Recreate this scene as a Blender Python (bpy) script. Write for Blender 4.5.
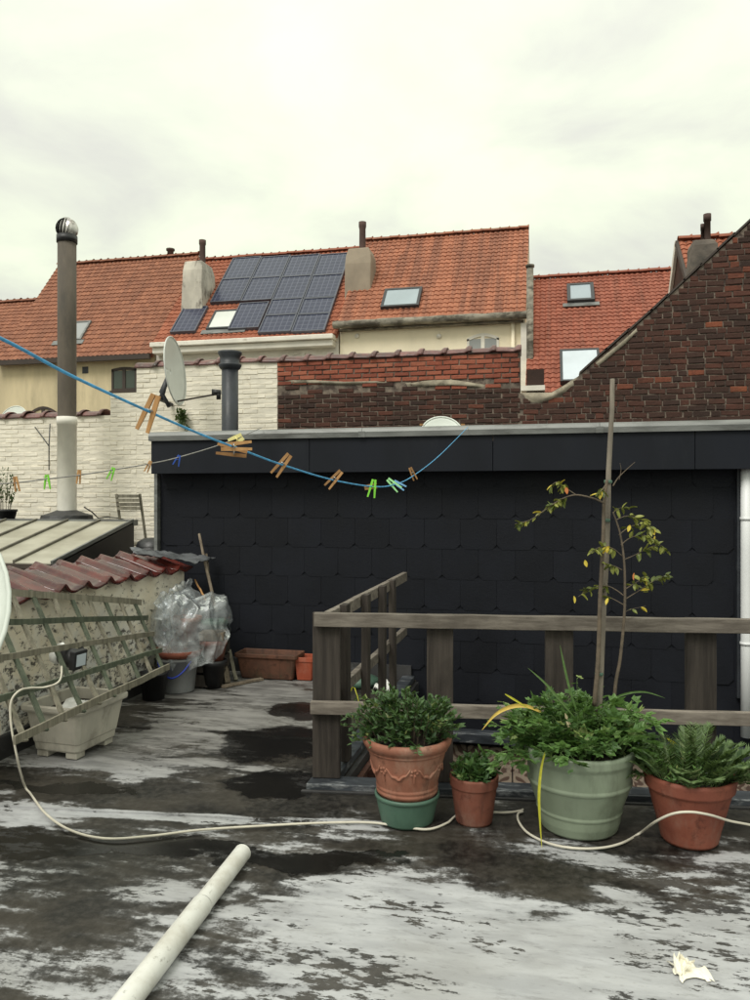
import bpy, math, random
from mathutils import Vector, Matrix, noise as mnoise

R = math.radians
random.seed(7)
for o in list(bpy.data.objects):
    bpy.data.objects.remove(o, do_unlink=True)
scene = bpy.context.scene
col = scene.collection

# ------------------------------------------------------------------ camera
YAW = R(12.8)
CAM_H = 1.6
FPX = 770.0                       # focal length in pixels of a 750 px wide picture
cam_d = bpy.data.cameras.new('camera')
cam = bpy.data.objects.new('camera', cam_d)
col.objects.link(cam)
cam.location = (0, 0, CAM_H)
cam.rotation_euler = (R(90), 0, YAW)
cam_d.sensor_fit = 'HORIZONTAL'
cam_d.sensor_width = 36.0
cam_d.lens = 36.0 * FPX / 750.0
cam_d.clip_end = 3000
cam_d.clip_start = 0.05
scene.camera = cam
scene.render.resolution_x = 768
scene.render.resolution_y = 1024

# ------------------------------------------------------------------ sky, sun, exposure
SUN_EL, SUN_AZ = R(52), R(200)    # azimuth clockwise from +Y
world = bpy.data.worlds.new('World')
scene.world = world
world.use_nodes = True
wn, wl = world.node_tree.nodes, world.node_tree.links
wn.clear()
def W(t, **k):
    n = wn.new(t)
    for a, b in k.items():
        setattr(n, a, b)
    return n
wout = W('ShaderNodeOutputWorld')
sky = W('ShaderNodeTexSky', sky_type='NISHITA', sun_disc=False, sun_elevation=SUN_EL, sun_rotation=SUN_AZ)
sky.air_density = 1.0; sky.dust_density = 3.0
bg_sky = W('ShaderNodeBackground'); bg_sky.inputs[1].default_value = 0.10
wl.new(sky.outputs[0], bg_sky.inputs[0])
tc = W('ShaderNodeTexCoord')
sep = W('ShaderNodeSeparateXYZ'); wl.new(tc.outputs['Generated'], sep.inputs[0])
def wmath(op, a, b=None):
    m = W('ShaderNodeMath', operation=op)
    for i, v in enumerate((a, b)):
        if v is None: continue
        if isinstance(v, (int, float)): m.inputs[i].default_value = v
        else: wl.new(v, m.inputs[i])
    return m.outputs[0]
zc_ = wmath('MAXIMUM', sep.outputs[2], 0.0)
den = wmath('ADD', zc_, 0.22)
cx = wmath('DIVIDE', sep.outputs[0], den); cy = wmath('DIVIDE', sep.outputs[1], den)
cmb = W('ShaderNodeCombineXYZ'); wl.new(cx, cmb.inputs[0]); wl.new(cy, cmb.inputs[1]); cmb.inputs[2].default_value = 3.7
cn = W('ShaderNodeTexNoise'); cn.inputs['Scale'].default_value = 2.3; cn.inputs['Detail'].default_value = 7
cn.inputs['Roughness'].default_value = 0.52; cn.inputs['Distortion'].default_value = 0.35
wl.new(cmb.outputs[0], cn.inputs['Vector'])
cr = W('ShaderNodeValToRGB')
cr.color_ramp.elements[0].position = 0.33; cr.color_ramp.elements[0].color = (0.57, 0.565, 0.53, 1)
cr.color_ramp.elements[1].position = 0.67; cr.color_ramp.elements[1].color = (0.81, 0.86, 0.67, 1)
e = cr.color_ramp.elements.new(0.50); e.color = (0.69, 0.715, 0.60, 1)
wl.new(cn.outputs['Fac'], cr.inputs[0])
bg_cl = W('ShaderNodeBackground')
wl.new(cr.outputs[0], bg_cl.inputs[0])
# overcast sky: brighter towards the zenith
lum = wmath('MULTIPLY_ADD', zc_, 0.80); lum.node.inputs[2].default_value = 0.80
wl.new(lum, bg_cl.inputs[1])
mixw = W('ShaderNodeMixShader'); mixw.inputs[0].default_value = 0.93
wl.new(bg_sky.outputs[0], mixw.inputs[1]); wl.new(bg_cl.outputs[0], mixw.inputs[2])
wl.new(mixw.outputs[0], wout.inputs[0])

sun_d = bpy.data.lights.new('sun', 'SUN')
sun_d.energy = 1.5; sun_d.angle = R(25); sun_d.color = (1.0, 0.97, 0.91)
sun = bpy.data.objects.new('sun', sun_d); col.objects.link(sun)
sdir = Vector((math.sin(SUN_AZ) * math.cos(SUN_EL), math.cos(SUN_AZ) * math.cos(SUN_EL), math.sin(SUN_EL)))
sun.rotation_euler = sdir.to_track_quat('Z', 'Y').to_euler()
sun.location = sdir * 40

scene.view_settings.view_transform = 'Standard'
scene.view_settings.look = 'None'
scene.view_settings.gamma = 1.0
scene.view_settings.use_curve_mapping = False
scene.view_settings.exposure = 0.33
scene.render.engine = 'CYCLES'

# ------------------------------------------------------------------ measuring helpers: from the photo to real planes of the place
SA, CA = math.sin(YAW), math.cos(YAW)
def ray(px, py):
    xc = (px - 375) / FPX; zc = (500 - py) / FPX
    return Vector((xc * CA - SA, CA + xc * SA, zc))
CAM = Vector((0, 0, CAM_H))
def atY(px, py, Y): r = ray(px, py); return CAM + r * (Y / r.y)
def atX(px, py, X): r = ray(px, py); return CAM + r * (X / r.x)
def atZ(px, py, Z=0.0): r = ray(px, py); return CAM + r * ((Z - CAM_H) / r.z)
def atD(px, py, d): return CAM + ray(px, py) * d
def atPlane(px, py, p, n): r = ray(px, py); return CAM + r * ((p - CAM).dot(n) / r.dot(n))
RIGHT = Vector((CA, SA, 0)); UP = Vector((0, 0, 1)); FWD = Vector((-SA, CA, 0))

# ------------------------------------------------------------------ mesh helpers
WL = {}
class MB:
    def __init__(s): s.v = []; s.f = []; s.t = []; s.sm = []
    def add(s, vs, fs, tint=0.5, smooth=False):
        k = len(s.v)
        s.v += [tuple(v) for v in vs]
        for f in fs:
            s.f.append(tuple(i + k for i in f)); s.t.append(tint); s.sm.append(smooth)
        return s
    def box(s, x0, x1, y0, y1, z0, z1, tint=0.5):
        vs = [(x, y, z) for z in (z0, z1) for y in (y0, y1) for x in (x0, x1)]
        return s.add(vs, [(0, 2, 3, 1), (4, 5, 7, 6), (0, 1, 5, 4), (2, 6, 7, 3), (0, 4, 6, 2), (1, 3, 7, 5)], tint)
    def obox(s, c, ax, half, tint=0.5):
        c = Vector(c); vs = []
        for k in (-1, 1):
            for j in (-1, 1):
                for i in (-1, 1):
                    vs.append(c + ax[0] * (i * half[0]) + ax[1] * (j * half[1]) + ax[2] * (k * half[2]))
        return s.add(vs, [(0, 2, 3, 1), (4, 5, 7, 6), (0, 1, 5, 4), (2, 6, 7, 3), (0, 4, 6, 2), (1, 3, 7, 5)], tint)
    def bar(s, p0, p1, w, t, up=(0, 0, 1), nseg=1, jit=0.0, taper=1.0):
        p0, p1 = Vector(p0), Vector(p1); d = (p1 - p0).normalized(); up = Vector(up)
        a = d.cross(up)
        if a.length < 1e-4: a = d.cross(Vector((1, 0, 0)))
        a.normalize(); b = a.cross(d).normalized()
        vs = []; fs = []
        for i in range(nseg + 1):
            q = i / nseg; c = p0.lerp(p1, q) + a * random.uniform(-jit, jit) + b * random.uniform(-jit, jit)
            ww = w * (1 + (taper - 1) * q) / 2; tt = t * (1 + (taper - 1) * q) / 2
            for x, y in ((-1, -1), (1, -1), (1, 1), (-1, 1)):
                vs.append(c + a * (x * ww) + b * (y * tt))
        for i in range(nseg):
            for j in range(4):
                k = i * 4; fs.append((k + j, k + (j + 1) % 4, k + 4 + (j + 1) % 4, k + 4 + j))
        n = nseg * 4
        fs += [(3, 2, 1, 0), (n, n + 1, n + 2, n + 3)]
        return s.add(vs, fs)
    def tube(s, pts, rad, seg=8, caps=True, tint=0.5):
        pts = [Vector(p) for p in pts]; n = len(pts)
        rads = rad if isinstance(rad, (list, tuple)) else [rad] * n
        vs = []; fs = []; prev = None
        for i, p in enumerate(pts):
            d = (pts[min(i + 1, n - 1)] - pts[max(i - 1, 0)]).normalized()
            if prev is None:
                a = d.cross(Vector((0, 0, 1)))
                if a.length < 1e-3: a = d.cross(Vector((1, 0, 0)))
            else:
                a = prev - d * prev.dot(d)
            a.normalize(); prev = a; b = d.cross(a)
            for j in range(seg):
                th = 2 * math.pi * j / seg
                vs.append(p + (a * math.cos(th) + b * math.sin(th)) * rads[i])
        for i in range(n - 1):
            for j in range(seg):
                fs.append((i * seg + j, i * seg + (j + 1) % seg, (i + 1) * seg + (j + 1) % seg, (i + 1) * seg + j))
        s.add(vs, fs, tint, True)
        if caps:
            k = len(s.v) - len(vs)
            s.f.append(tuple(k + j for j in reversed(range(seg)))); s.t.append(tint); s.sm.append(False)
            s.f.append(tuple(k + (n - 1) * seg + j for j in range(seg))); s.t.append(tint); s.sm.append(False)
        return s
    def lathe(s, prof, c, seg=32, axis=None, wob=0.0, smooth=True):
        c = Vector(c)
        if axis is None: ax, ay, az = Vector((1, 0, 0)), Vector((0, 1, 0)), Vector((0, 0, 1))
        else:
            az = Vector(axis).normalized(); ax = az.orthogonal().normalized(); ay = az.cross(ax)
        vs = []; fs = []
        for r, z in prof:
            for j in range(seg):
                th = 2 * math.pi * j / seg
                rr = r * (1 + wob * math.sin(2 * th + z * 9))
                vs.append(c + ax * (rr * math.cos(th)) + ay * (rr * math.sin(th)) + az * z)
        for i in range(len(prof) - 1):
            for j in range(seg):
                fs.append((i * seg + j, i * seg + (j + 1) % seg, (i + 1) * seg + (j + 1) % seg, (i + 1) * seg + j))
        return s.add(vs, fs, 0.5, smooth)
    def grid(s, fn, nu, nv, tint=0.5, smooth=True):
        vs = [fn(i / nu, j / nv) for j in range(nv + 1) for i in range(nu + 1)]
        fs = [(j * (nu + 1) + i, j * (nu + 1) + i + 1, (j + 1) * (nu + 1) + i + 1, (j + 1) * (nu + 1) + i) for j in range(nv) for i in range(nu)]
        return s.add(vs, fs, tint, smooth)
    def prism(s, poly, y0, y1):
        n = len(poly)
        vs = [(x, y0, z) for x, z in poly] + [(x, y1, z) for x, z in poly]
        fs = [tuple(range(n)), tuple(range(2 * n - 1, n - 1, -1))]
        fs += [((i + 1) % n, i, n + i, n + (i + 1) % n) for i in range(n)]
        return s.add(vs, fs)
    def build(s, name, mat, parent=None, bevel=0.0, origin=None, fixn=False):
        if origin is None:
            xs = list(zip(*s.v)); origin = Vector([(min(a) + max(a)) / 2 for a in xs])
        origin = Vector(origin)
        me = bpy.data.meshes.new(name)
        me.from_pydata([tuple(Vector(v) - origin) for v in s.v], [], s.f)
        me.polygons.foreach_set('use_smooth', s.sm)
        if len(set(s.t)) > 1:
            at = me.attributes.new('tint', 'FLOAT', 'FACE'); at.data.foreach_set('value', s.t)
        me.update()
        me.materials.append(mat)
        o = bpy.data.objects.new(name, me); col.objects.link(o)
        place(o, origin, parent)
        if bevel:
            m = o.modifiers.new('bevel', 'BEVEL'); m.width = bevel; m.segments = 2; m.limit_method = 'ANGLE'; m.angle_limit = R(35)
        return o
def place(o, origin, parent=None):
    origin = Vector(origin)
    WL[o] = origin
    if parent is not None:
        o.parent = parent; o.location = origin - WL[parent]
    else:
        o.location = origin
def tag(o, label=None, cat=None, group=None, kind=None):
    if label: o['label'] = label
    if cat: o['category'] = cat
    if group: o['group'] = group
    if kind: o['kind'] = kind
    return o
def thing(name, loc, label, cat, group=None):
    o = bpy.data.objects.new(name, None); col.objects.link(o); o.empty_display_size = 0.1
    place(o, loc); return tag(o, label, cat, group)
def inst(name, mesh, origin, parent=None, rot=None, scale=None):
    o = bpy.data.objects.new(name, mesh); col.objects.link(o); place(o, origin, parent)
    if rot is not None: o.rotation_euler = rot
    if scale is not None: o.scale = scale
    return o

# ------------------------------------------------------------------ materials
class NT:
    def __init__(s, name):
        s.m = bpy.data.materials.new(name); s.m.use_nodes = True
        s.n = s.m.node_tree.nodes; s.l = s.m.node_tree.links
        s.p = s.n['Principled BSDF']; s.out = s.n['Material Output']
        g = s.n.new('ShaderNodeNewGeometry'); s.pos = g.outputs['Position']; s.normal = g.outputs['Normal']
        t = s.n.new('ShaderNodeTexCoord'); s.obj = t.outputs['Object']; s.gen = t.outputs['Generated']
    def put(s, v, sock):
        if hasattr(v, 'is_output'): s.l.new(v, sock)
        elif isinstance(v, (tuple, list)):
            v = tuple(v); sock.default_value = v + (1,) if len(v) == 3 and len(sock.default_value) == 4 else v
        else: sock.default_value = v
    def math(s, op, a, b=0.0, c=None, clamp=False):
        n = s.n.new('ShaderNodeMath'); n.operation = op; n.use_clamp = clamp
        s.put(a, n.inputs[0]); s.put(b, n.inputs[1])
        if c is not None: s.put(c, n.inputs[2])
        return n.outputs[0]
    def mapv(s, v, scale=(1, 1, 1), loc=(0, 0, 0), rot=(0, 0, 0)):
        n = s.n.new('ShaderNodeMapping'); s.l.new(v, n.inputs[0])
        n.inputs['Scale'].default_value = scale; n.inputs['Location'].default_value = loc; n.inputs['Rotation'].default_value = rot
        return n.outputs[0]
    def noise(s, v, scale, detail=4, rough=0.55, dist=0.0):
        n = s.n.new('ShaderNodeTexNoise'); s.l.new(v, n.inputs['Vector'])
        n.inputs['Scale'].default_value = scale; n.inputs['Detail'].default_value = detail
        n.inputs['Roughness'].default_value = rough; n.inputs['Distortion'].default_value = dist
        return n.outputs['Fac']
    def sstep(s, v, a, b):
        n = s.n.new('ShaderNodeMapRange'); n.interpolation_type = 'SMOOTHSTEP'
        s.put(v, n.inputs[0]); n.inputs[1].default_value = a; n.inputs[2].default_value = b
        return n.outputs[0]
    def lin(s, v, a, b, c=0.0, d=1.0):
        n = s.n.new('ShaderNodeMapRange'); s.put(v, n.inputs[0])
        for i, q in enumerate((a, b, c, d)): n.inputs[1 + i].default_value = q
        return n.outputs[0]
    def mix(s, f, a, b, mode='MIX'):
        n = s.n.new('ShaderNodeMix'); n.data_type = 'RGBA'; n.blend_type = mode
        s.put(f, n.inputs[0]); s.put(a, n.inputs[6]); s.put(b, n.inputs[7]); return n.outputs[2]
    def ramp(s, f, stops, interp='LINEAR'):
        n = s.n.new('ShaderNodeValToRGB'); n.color_ramp.interpolation = interp; s.l.new(f, n.inputs[0])
        el = n.color_ramp.elements
        while len(el) < len(stops): el.new(0.5)
        for e, (p, c) in zip(el, stops): e.position = p; e.color = tuple(c) + (1,)
        return n.outputs[0]
    def attr(s, name):
        n = s.n.new('ShaderNodeAttribute'); n.attribute_name = name; return n.outputs['Fac']
    def rnd(s):
        n = s.n.new('ShaderNodeObjectInfo'); return n.outputs['Random']
    def sepxyz(s, v):
        n = s.n.new('ShaderNodeSeparateXYZ'); s.l.new(v, n.inputs[0]); return n.outputs
    def fin(s, colr, rough=0.7, h=None, bump=0.3, dist=0.01, spec=None, metal=None):
        s.put(colr, s.p.inputs['Base Color']); s.put(rough, s.p.inputs['Roughness'])
        if spec is not None: s.put(spec, s.p.inputs['Specular IOR Level'])
        if metal is not None: s.put(metal, s.p.inputs['Metallic'])
        if h is not None:
            b = s.n.new('ShaderNodeBump'); b.inputs['Strength'].default_value = bump; b.inputs['Distance'].default_value = dist
            s.put(h, b.inputs['Height']); s.l.new(b.outputs[0], s.p.inputs['Normal'])
        return s.m
def mul(c, k): return tuple(x * k for x in c)
def weather(name, c, rough=0.75, scale=6, amt=0.35, dirt=None, dirt_at=(0.52, 0.72), dscale=3, stretch=(1, 1, 1), bump=0.25, fine=60, spec=None, tint=0.0, rnd=0.0, metal=None):
    """base colour with mottling, a dirt layer of its own shape, fine relief"""
    t = NT(name)
    v = t.mapv(t.pos, stretch)
    n = t.noise(v, scale, 6, 0.6)
    colr = t.mix(t.sstep(n, 0.3, 0.7), mul(c, 1 - amt), mul(c, 1 + amt * 0.6))
    if tint: colr = t.mix(1.0, colr, t.ramp(t.attr('tint'), [(0, (1 - tint,) * 3), (1, (1 + tint * .6,) * 3)]), 'MULTIPLY')
    if rnd: colr = t.mix(1.0, colr, t.ramp(t.rnd(), [(0, (1 - rnd,) * 3), (1, (1 + rnd * .6,) * 3)]), 'MULTIPLY')
    rg = t.lin(n, 0.3, 0.7, max(0.05, rough - 0.1), min(1, rough + 0.1))
    if dirt is not None:
        dn = t.noise(t.mapv(t.pos, stretch, loc=(3, 7, 1)), dscale, 8, 0.68)
        colr = t.mix(t.sstep(dn, *dirt_at), colr, dirt)
    fn = t.noise(t.pos, fine, 4, 0.6)
    return t.fin(colr, rg, t.math('ADD', t.math('MULTIPLY', n, 0.7), t.math('MULTIPLY', fn, 0.3)), bump, 0.01, spec, metal)

M = {}
# deck: dark bitumen with a flaking silver coat, wet in places -------------------------------
def deck_mat():
    t = NT('deck_bitumen')
    x, y, z = t.sepxyz(t.pos)
    big = t.noise(t.mapv(t.pos, (0.7, 1.2, 1), loc=(4.1, 2.3, 0)), 1.7, 8, 0.54, 0.4)
    streak = t.noise(t.mapv(t.pos, (1.0, 3.8, 1), loc=(1.7, 0.4, 0), rot=(0, 0, R(-3))), 3.0, 8, 0.60, 0.25)
    fine = t.noise(t.pos, 26, 7, 0.72)
    s = t.math('ADD', t.math('MULTIPLY', big, 0.60), t.math('MULTIPLY', streak, 0.26))
    s = t.math('ADD', s, t.math('MULTIPLY', t.math('MULTIPLY_ADD', fine, 0.6, 0.2), 0.20))
    # where the coat survived: front right most, mid strip before the railing least
    speck = t.noise(t.mapv(t.pos, (1, 1.7, 1)), 62, 5, 0.7)
    s = t.math('ADD', s, t.math('MULTIPLY', t.math('SUBTRACT', speck, 0.5), 0.06))
    b1 = t.math('MULTIPLY', t.sstep(y, 3.25, 2.75), 0.010)
    b2 = t.math('MULTIPLY', t.math('MULTIPLY', t.sstep(x, -1.2, -0.45), t.sstep(y, 3.5, 3.0)), 0.094)
    b3 = t.math('MULTIPLY', t.math('MULTIPLY', t.sstep(y, 3.0, 3.3), t.sstep(y, 4.1, 3.8)), t.lin(x, -.6, .1, -0.040, .012))
    b4 = t.math('MULTIPLY', t.math('MULTIPLY', t.sstep(y, 3.75, 4.2), t.sstep(x, -1.75, -2.2)), 0.060)
    b5 = t.math('MULTIPLY', t.math('MULTIPLY', t.sstep(x, -1.85, -1.5), t.sstep(y, 3.7, 4.1)), -0.09)
    b6 = t.math('MULTIPLY', t.math('MULTIPLY', t.math('MULTIPLY', t.sstep(x, -.36, -.28), t.sstep(x, .25, .0)), t.math('MULTIPLY', t.sstep(y, 2.86, 2.95), t.sstep(y, 3.6, 3.3))), -0.06)
    for b in (b1, b2, b3, b4, b5, b6): s = t.math('ADD', s, b)
    # a worn lap running along the mid strip keeps its coat
    lap = t.math('MULTIPLY', t.math('SUBTRACT', 1.0, t.sstep(t.math('ABSOLUTE', t.math('SUBTRACT', t.math('MULTIPLY_ADD', x, -0.116, y), 3.763)), 0.018, 0.075)), t.sstep(x, -0.6, -1.0))
    s = t.math('ADD', s, t.math('MULTIPLY', lap, 0.13))
    coat = t.math('ADD', t.math('MULTIPLY', t.sstep(s, 0.528, 0.560), 0.66), t.math('MULTIPLY', t.sstep(s, 0.485, 0.60), 0.34))
    # ragged flecks where the coat has lifted, gathered in drifts
    drift = t.noise(t.mapv(t.pos, (0.7, 1.6, 1), loc=(12, 3, 0)), 2.3, 5, 0.6)
    fleck = t.noise(t.mapv(t.pos, (1.0, 2.9, 1), loc=(3, 9, 0), rot=(0, 0, R(5))), 13, 9, 0.74)
    fl = t.sstep(t.math('ADD', fleck, t.math('MULTIPLY', t.math('SUBTRACT', drift, 0.5), 1.15)), 0.585, 0.62)
    coat = t.math('MULTIPLY', coat, t.math('SUBTRACT', 1.0, t.math('MULTIPLY', fl, t.lin(y, 4.0, 4.6, 0.92, 0.45))))
    wob = t.noise(t.pos, 2.6, 6, 0.6)
    wob2 = t.noise(t.mapv(t.pos, loc=(9, 4, 0)), 2.6, 6, 0.6)
    wx = t.math('ADD', x, t.math('MULTIPLY', t.math('SUBTRACT', wob, 0.5), 0.55))
    wy = t.math('ADD', y, t.math('MULTIPLY', t.math('SUBTRACT', wob2, 0.5), 0.55))
    pud = None
    for (cx_, cy_, rx_, ry_) in ((-1.85, 5.52, 0.26, 0.24), (-1.72, 4.78, 0.40, 0.36), (-1.56, 4.08, 0.33, 0.26), (-2.35, 3.16, 0.42, 0.14), (-1.55, 3.22, 0.62, 0.12), (-.9, 3.3, 0.3, 0.08), (-2.6, 3.75, .5, .07)):
        dx = t.math('DIVIDE', t.math('SUBTRACT', wx, cx_), rx_); dy = t.math('DIVIDE', t.math('SUBTRACT', wy, cy_), ry_)
        q = t.math('SQRT', t.math('ADD', t.math('MULTIPLY', dx, dx), t.math('MULTIPLY', dy, dy)))
        q = t.math('SUBTRACT', 1.0, t.sstep(q, 0.86, 1.02))
        pud = q if pud is None else t.math('MAXIMUM', pud, q)
    tone = t.noise(t.mapv(t.pos, (1, 1.6, 1)), 2.1, 6, 0.6)
    bit = t.mix(t.sstep(tone, 0.38, 0.62), (0.0070, 0.0062, 0.0056), (0.034, 0.029, 0.023))
    bit = t.mix(t.sstep(fine, 0.35, 0.75), bit, t.mix(0.4, bit, (0.10, 0.09, 0.08)))
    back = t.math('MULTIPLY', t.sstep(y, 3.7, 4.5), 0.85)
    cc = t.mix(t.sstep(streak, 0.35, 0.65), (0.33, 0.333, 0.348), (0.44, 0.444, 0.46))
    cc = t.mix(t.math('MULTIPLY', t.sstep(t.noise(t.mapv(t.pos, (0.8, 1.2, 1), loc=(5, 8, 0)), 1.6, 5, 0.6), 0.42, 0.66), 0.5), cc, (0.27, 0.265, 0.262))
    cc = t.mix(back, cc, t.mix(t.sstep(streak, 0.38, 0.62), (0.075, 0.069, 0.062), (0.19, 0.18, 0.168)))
    scuff = t.noise(t.mapv(t.pos, (1.5, 5, 1), loc=(2, 5, 0)), 7, 8, 0.75)
    cc = t.mix(t.math('MULTIPLY', t.sstep(scuff, 0.52, 0.64), 0.35), cc, (0.15, 0.145, 0.14))
    grime = t.noise(t.mapv(t.pos, loc=(7, 1, 0)), 0.9, 5, 0.6)
    cc = t.mix(t.math('MULTIPLY', t.sstep(grime, 0.45, 0.7), 0.30), cc, (0.26, 0.25, 0.23))
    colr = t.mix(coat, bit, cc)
    colr = t.mix(t.math('MULTIPLY', pud, 0.92), colr, (0.0065, 0.006, 0.0055))
    colr = t.mix(t.math('MULTIPLY', t.math('MULTIPLY', pud, t.sstep(streak, 0.6, 0.7)), 0.5), colr, (0.2, 0.19, 0.18))
    rg = t.math('ADD', t.math('MULTIPLY', coat, 0.22), t.lin(tone, 0.3, 0.7, 0.38, 0.56))
    rg = t.math('MULTIPLY', rg, t.math('SUBTRACT', 1.0, t.math('MULTIPLY', pud, 0.55)))
    h = t.math('ADD', t.math('MULTIPLY', coat, 0.35), t.math('MULTIPLY', fine, 0.5))
    h = t.math('ADD', h, t.math('MULTIPLY', streak, 0.6))
    h = t.math('MULTIPLY', h, t.math('SUBTRACT', 1.0, t.math('MULTIPLY', pud, 0.85)))
    return t.fin(colr, rg, h, 0.55, 0.006, 0.28)
M['deck'] = deck_mat()
M['bitumen'] = weather('bitumen_upstand', (0.035, 0.034, 0.035), 0.55, 5, 0.4, (0.16, 0.16, 0.16), (0.58, 0.75), 5)
M['ground'] = weather('ground', (0.10, 0.095, 0.085), 0.9, 0.5)

def slate_mat():
    t = NT('black_slate')
    n = t.noise(t.pos, 3, 6, 0.6); f = t.noise(t.mapv(t.pos, (1, 1, 2.2)), 34, 6, 0.65)
    c = t.mix(t.sstep(n, 0.3, 0.7), (0.0058, 0.0066, 0.0100), (0.0088, 0.0100, 0.0148))
    c = t.mix(1.0, c, t.ramp(t.rnd(), [(0, (0.88,) * 3), (1, (1.14,) * 3)]), 'MULTIPLY')
    lime = t.noise(t.mapv(t.pos, (9, 1, 0.8), loc=(1, 0, 2)), 1.4, 6, 0.7)
    c = t.mix(t.math('MULTIPLY', t.sstep(lime, 0.6, 0.8), 0.25), c, (0.028, 0.028, 0.03))
    return t.fin(c, t.lin(n, 0.3, 0.7, 0.6, 0.78), f, 0.3, 0.005, 0.22)
M['slate'] = slate_mat()
M['fascia'] = weather('fascia_board', (0.0090, 0.0108, 0.0165), 0.6, 2.2, 0.2, (0.015, 0.017, 0.022), (0.5, 0.75), 2, (1, 1, 0.4), 0.15, spec=0.22)
M['zinc'] = weather('zinc_flashing', (0.20, 0.205, 0.20), 0.5, 4, 0.3, (0.10, 0.10, 0.095), (0.52, 0.7), 3, (0.6, 1, 3), 0.2, metal=0.35)
M['dark_metal'] = weather('dark_metal', (0.03, 0.034, 0.042), 0.5, 8, 0.3, (0.09, 0.09, 0.09), (0.6, 0.8), 7)
M['kerb'] = weather('kerb_flashing', (0.050, 0.057, 0.068), 0.42, 6, 0.4, (0.24, 0.25, 0.26), (0.53, 0.68), 5, (1, 3, 3), 0.25, metal=0.25)

def wood_mat(name, c, dirt, green=None, rough=0.8):
    t = NT(name)
    # grain runs along the longest side of each piece, so mix three stretched noises by the piece's own axes
    n = t.noise(t.mapv(t.pos, (1.2, 22, 22)), 1.6, 7, 0.62, 0.3)
    n2 = t.noise(t.pos, 4.5, 6, 0.6)
    f = t.noise(t.mapv(t.pos, (3, 60, 60)), 1.8, 5, 0.6)
    cc = t.mix(t.sstep(n, 0.28, 0.72), dirt, c)
    cc = t.mix(t.math('MULTIPLY', t.sstep(n2, 0.45, 0.72), 0.6), cc, mul(dirt, 0.8))
    cc = t.mix(1.0, cc, t.ramp(t.rnd(), [(0, (0.78,) * 3), (1, (1.15,) * 3)]), 'MULTIPLY')
    if green: cc = t.mix(t.math('MULTIPLY', t.sstep(t.noise(t.pos, 2.4, 6, 0.65), 0.48, 0.68), 0.75), cc, green)
    return t.fin(cc, rough, t.math('ADD', n, t.math('MULTIPLY', f, 0.6)), 0.5, 0.004, 0.3)
def wood_mat_v(name, c, dirt):
    t = NT(name)
    n = t.noise(t.mapv(t.pos, (22, 22, 1.2)), 1.6, 7, 0.62, 0.3)
    n2 = t.noise(t.mapv(t.pos, (1, 1, 0.6)), 5, 6, 0.6)
    cc = t.mix(t.sstep(n, 0.28, 0.72), dirt, c)
    cc = t.mix(t.math('MULTIPLY', t.sstep(n2, 0.45, 0.72), 0.55), cc, mul(dirt, 0.7))
    cc = t.mix(1.0, cc, t.ramp(t.rnd(), [(0, (0.8,) * 3), (1, (1.2,) * 3)]), 'MULTIPLY')
    return t.fin(cc, 0.82, n, 0.5, 0.004, 0.3)
M['rail'] = wood_mat('weathered_rail', (0.235, 0.205, 0.175), (0.105, 0.088, 0.074))
M['post'] = wood_mat_v('weathered_post', (0.064, 0.053, 0.045), (0.027, 0.022, 0.019))
M['stick'] = wood_mat_v('grey_stick', (0.25, 0.20, 0.15), (0.12, 0.095, 0.07))
M['trellis'] = wood_mat_v('trellis_wood', (0.28, 0.255, 0.20), (0.14, 0.13, 0.098))
M['trellis_green'] = wood_mat_v('trellis_green_wood', (0.125, 0.140, 0.100), (0.062, 0.074, 0.054))
M['peg'] = wood_mat_v('peg_wood', (0.50, 0.28, 0.12), (0.32, 0.165, 0.065))
M['brownwood'] = wood_mat('stair_wood', (0.13, 0.058, 0.040), (0.06, 0.028, 0.022))

def brick_mat(name, stops, mort=(0.2, 0.18, 0.16), soot=0.5, s_at=(0.45, 0.7)):
    t = NT(name)
    c = t.ramp(t.rnd(), stops)
    n = t.noise(t.pos, 14, 6, 0.65); so = t.noise(t.mapv(t.pos, (1, 1, 1.3)), 1.3, 7, 0.65)
    c = t.mix(t.math('MULTIPLY', t.sstep(n, 0.5, 0.75), 0.5), c, mul(stops[0][1], 0.6))
    c = t.mix(t.math('MULTIPLY', t.sstep(so, *s_at), soot), c, (0.040, 0.028, 0.024))
    l = t.noise(t.pos, 9, 7, 0.72)
    c = t.mix(t.math('MULTIPLY', t.sstep(l, 0.62, 0.78), 0.3), c, mort)
    return t.fin(c, 0.9, t.noise(t.pos, 40, 5, 0.65), 0.7, 0.01, 0.2)
M['brick_dark'] = brick_mat('dark_brick', [(0, (0.045, 0.029, 0.025)), (0.35, (0.064, 0.035, 0.028)), (0.75, (0.082, 0.040, 0.031)), (0.95, (0.108, 0.045, 0.033)), (0.985, (0.20, 0.066, 0.040)), (1, (0.27, 0.09, 0.047))], mort=(0.20, 0.17, 0.14), soot=0.5)
M['brick_red'] = brick_mat('newer_red_brick', [(0, (0.21, 0.066, 0.045)), (0.5, (0.30, 0.092, 0.058)), (1, (0.36, 0.125, 0.078))], soot=0.5, s_at=(0.5, 0.75))
M['mortar'] = weather('old_mortar', (0.185, 0.148, 0.118), 0.95, 9, 0.5, (0.060, 0.042, 0.035), (0.46, 0.60), 7.5, bump=0.6)
M['cement'] = weather('cement_patch', (0.33, 0.29, 0.22), 0.95, 7, 0.35, (0.10, 0.085, 0.06), (0.48, 0.7), 4, bump=0.6)
M['white_brick'] = weather('whitewashed_brick', (0.80, 0.745, 0.635), 0.85, 3, 0.10, (0.46, 0.39, 0.29), (0.60, 0.80), 3.5, (1, 1, 1.8), 0.9, fine=30, tint=0.05)
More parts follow.
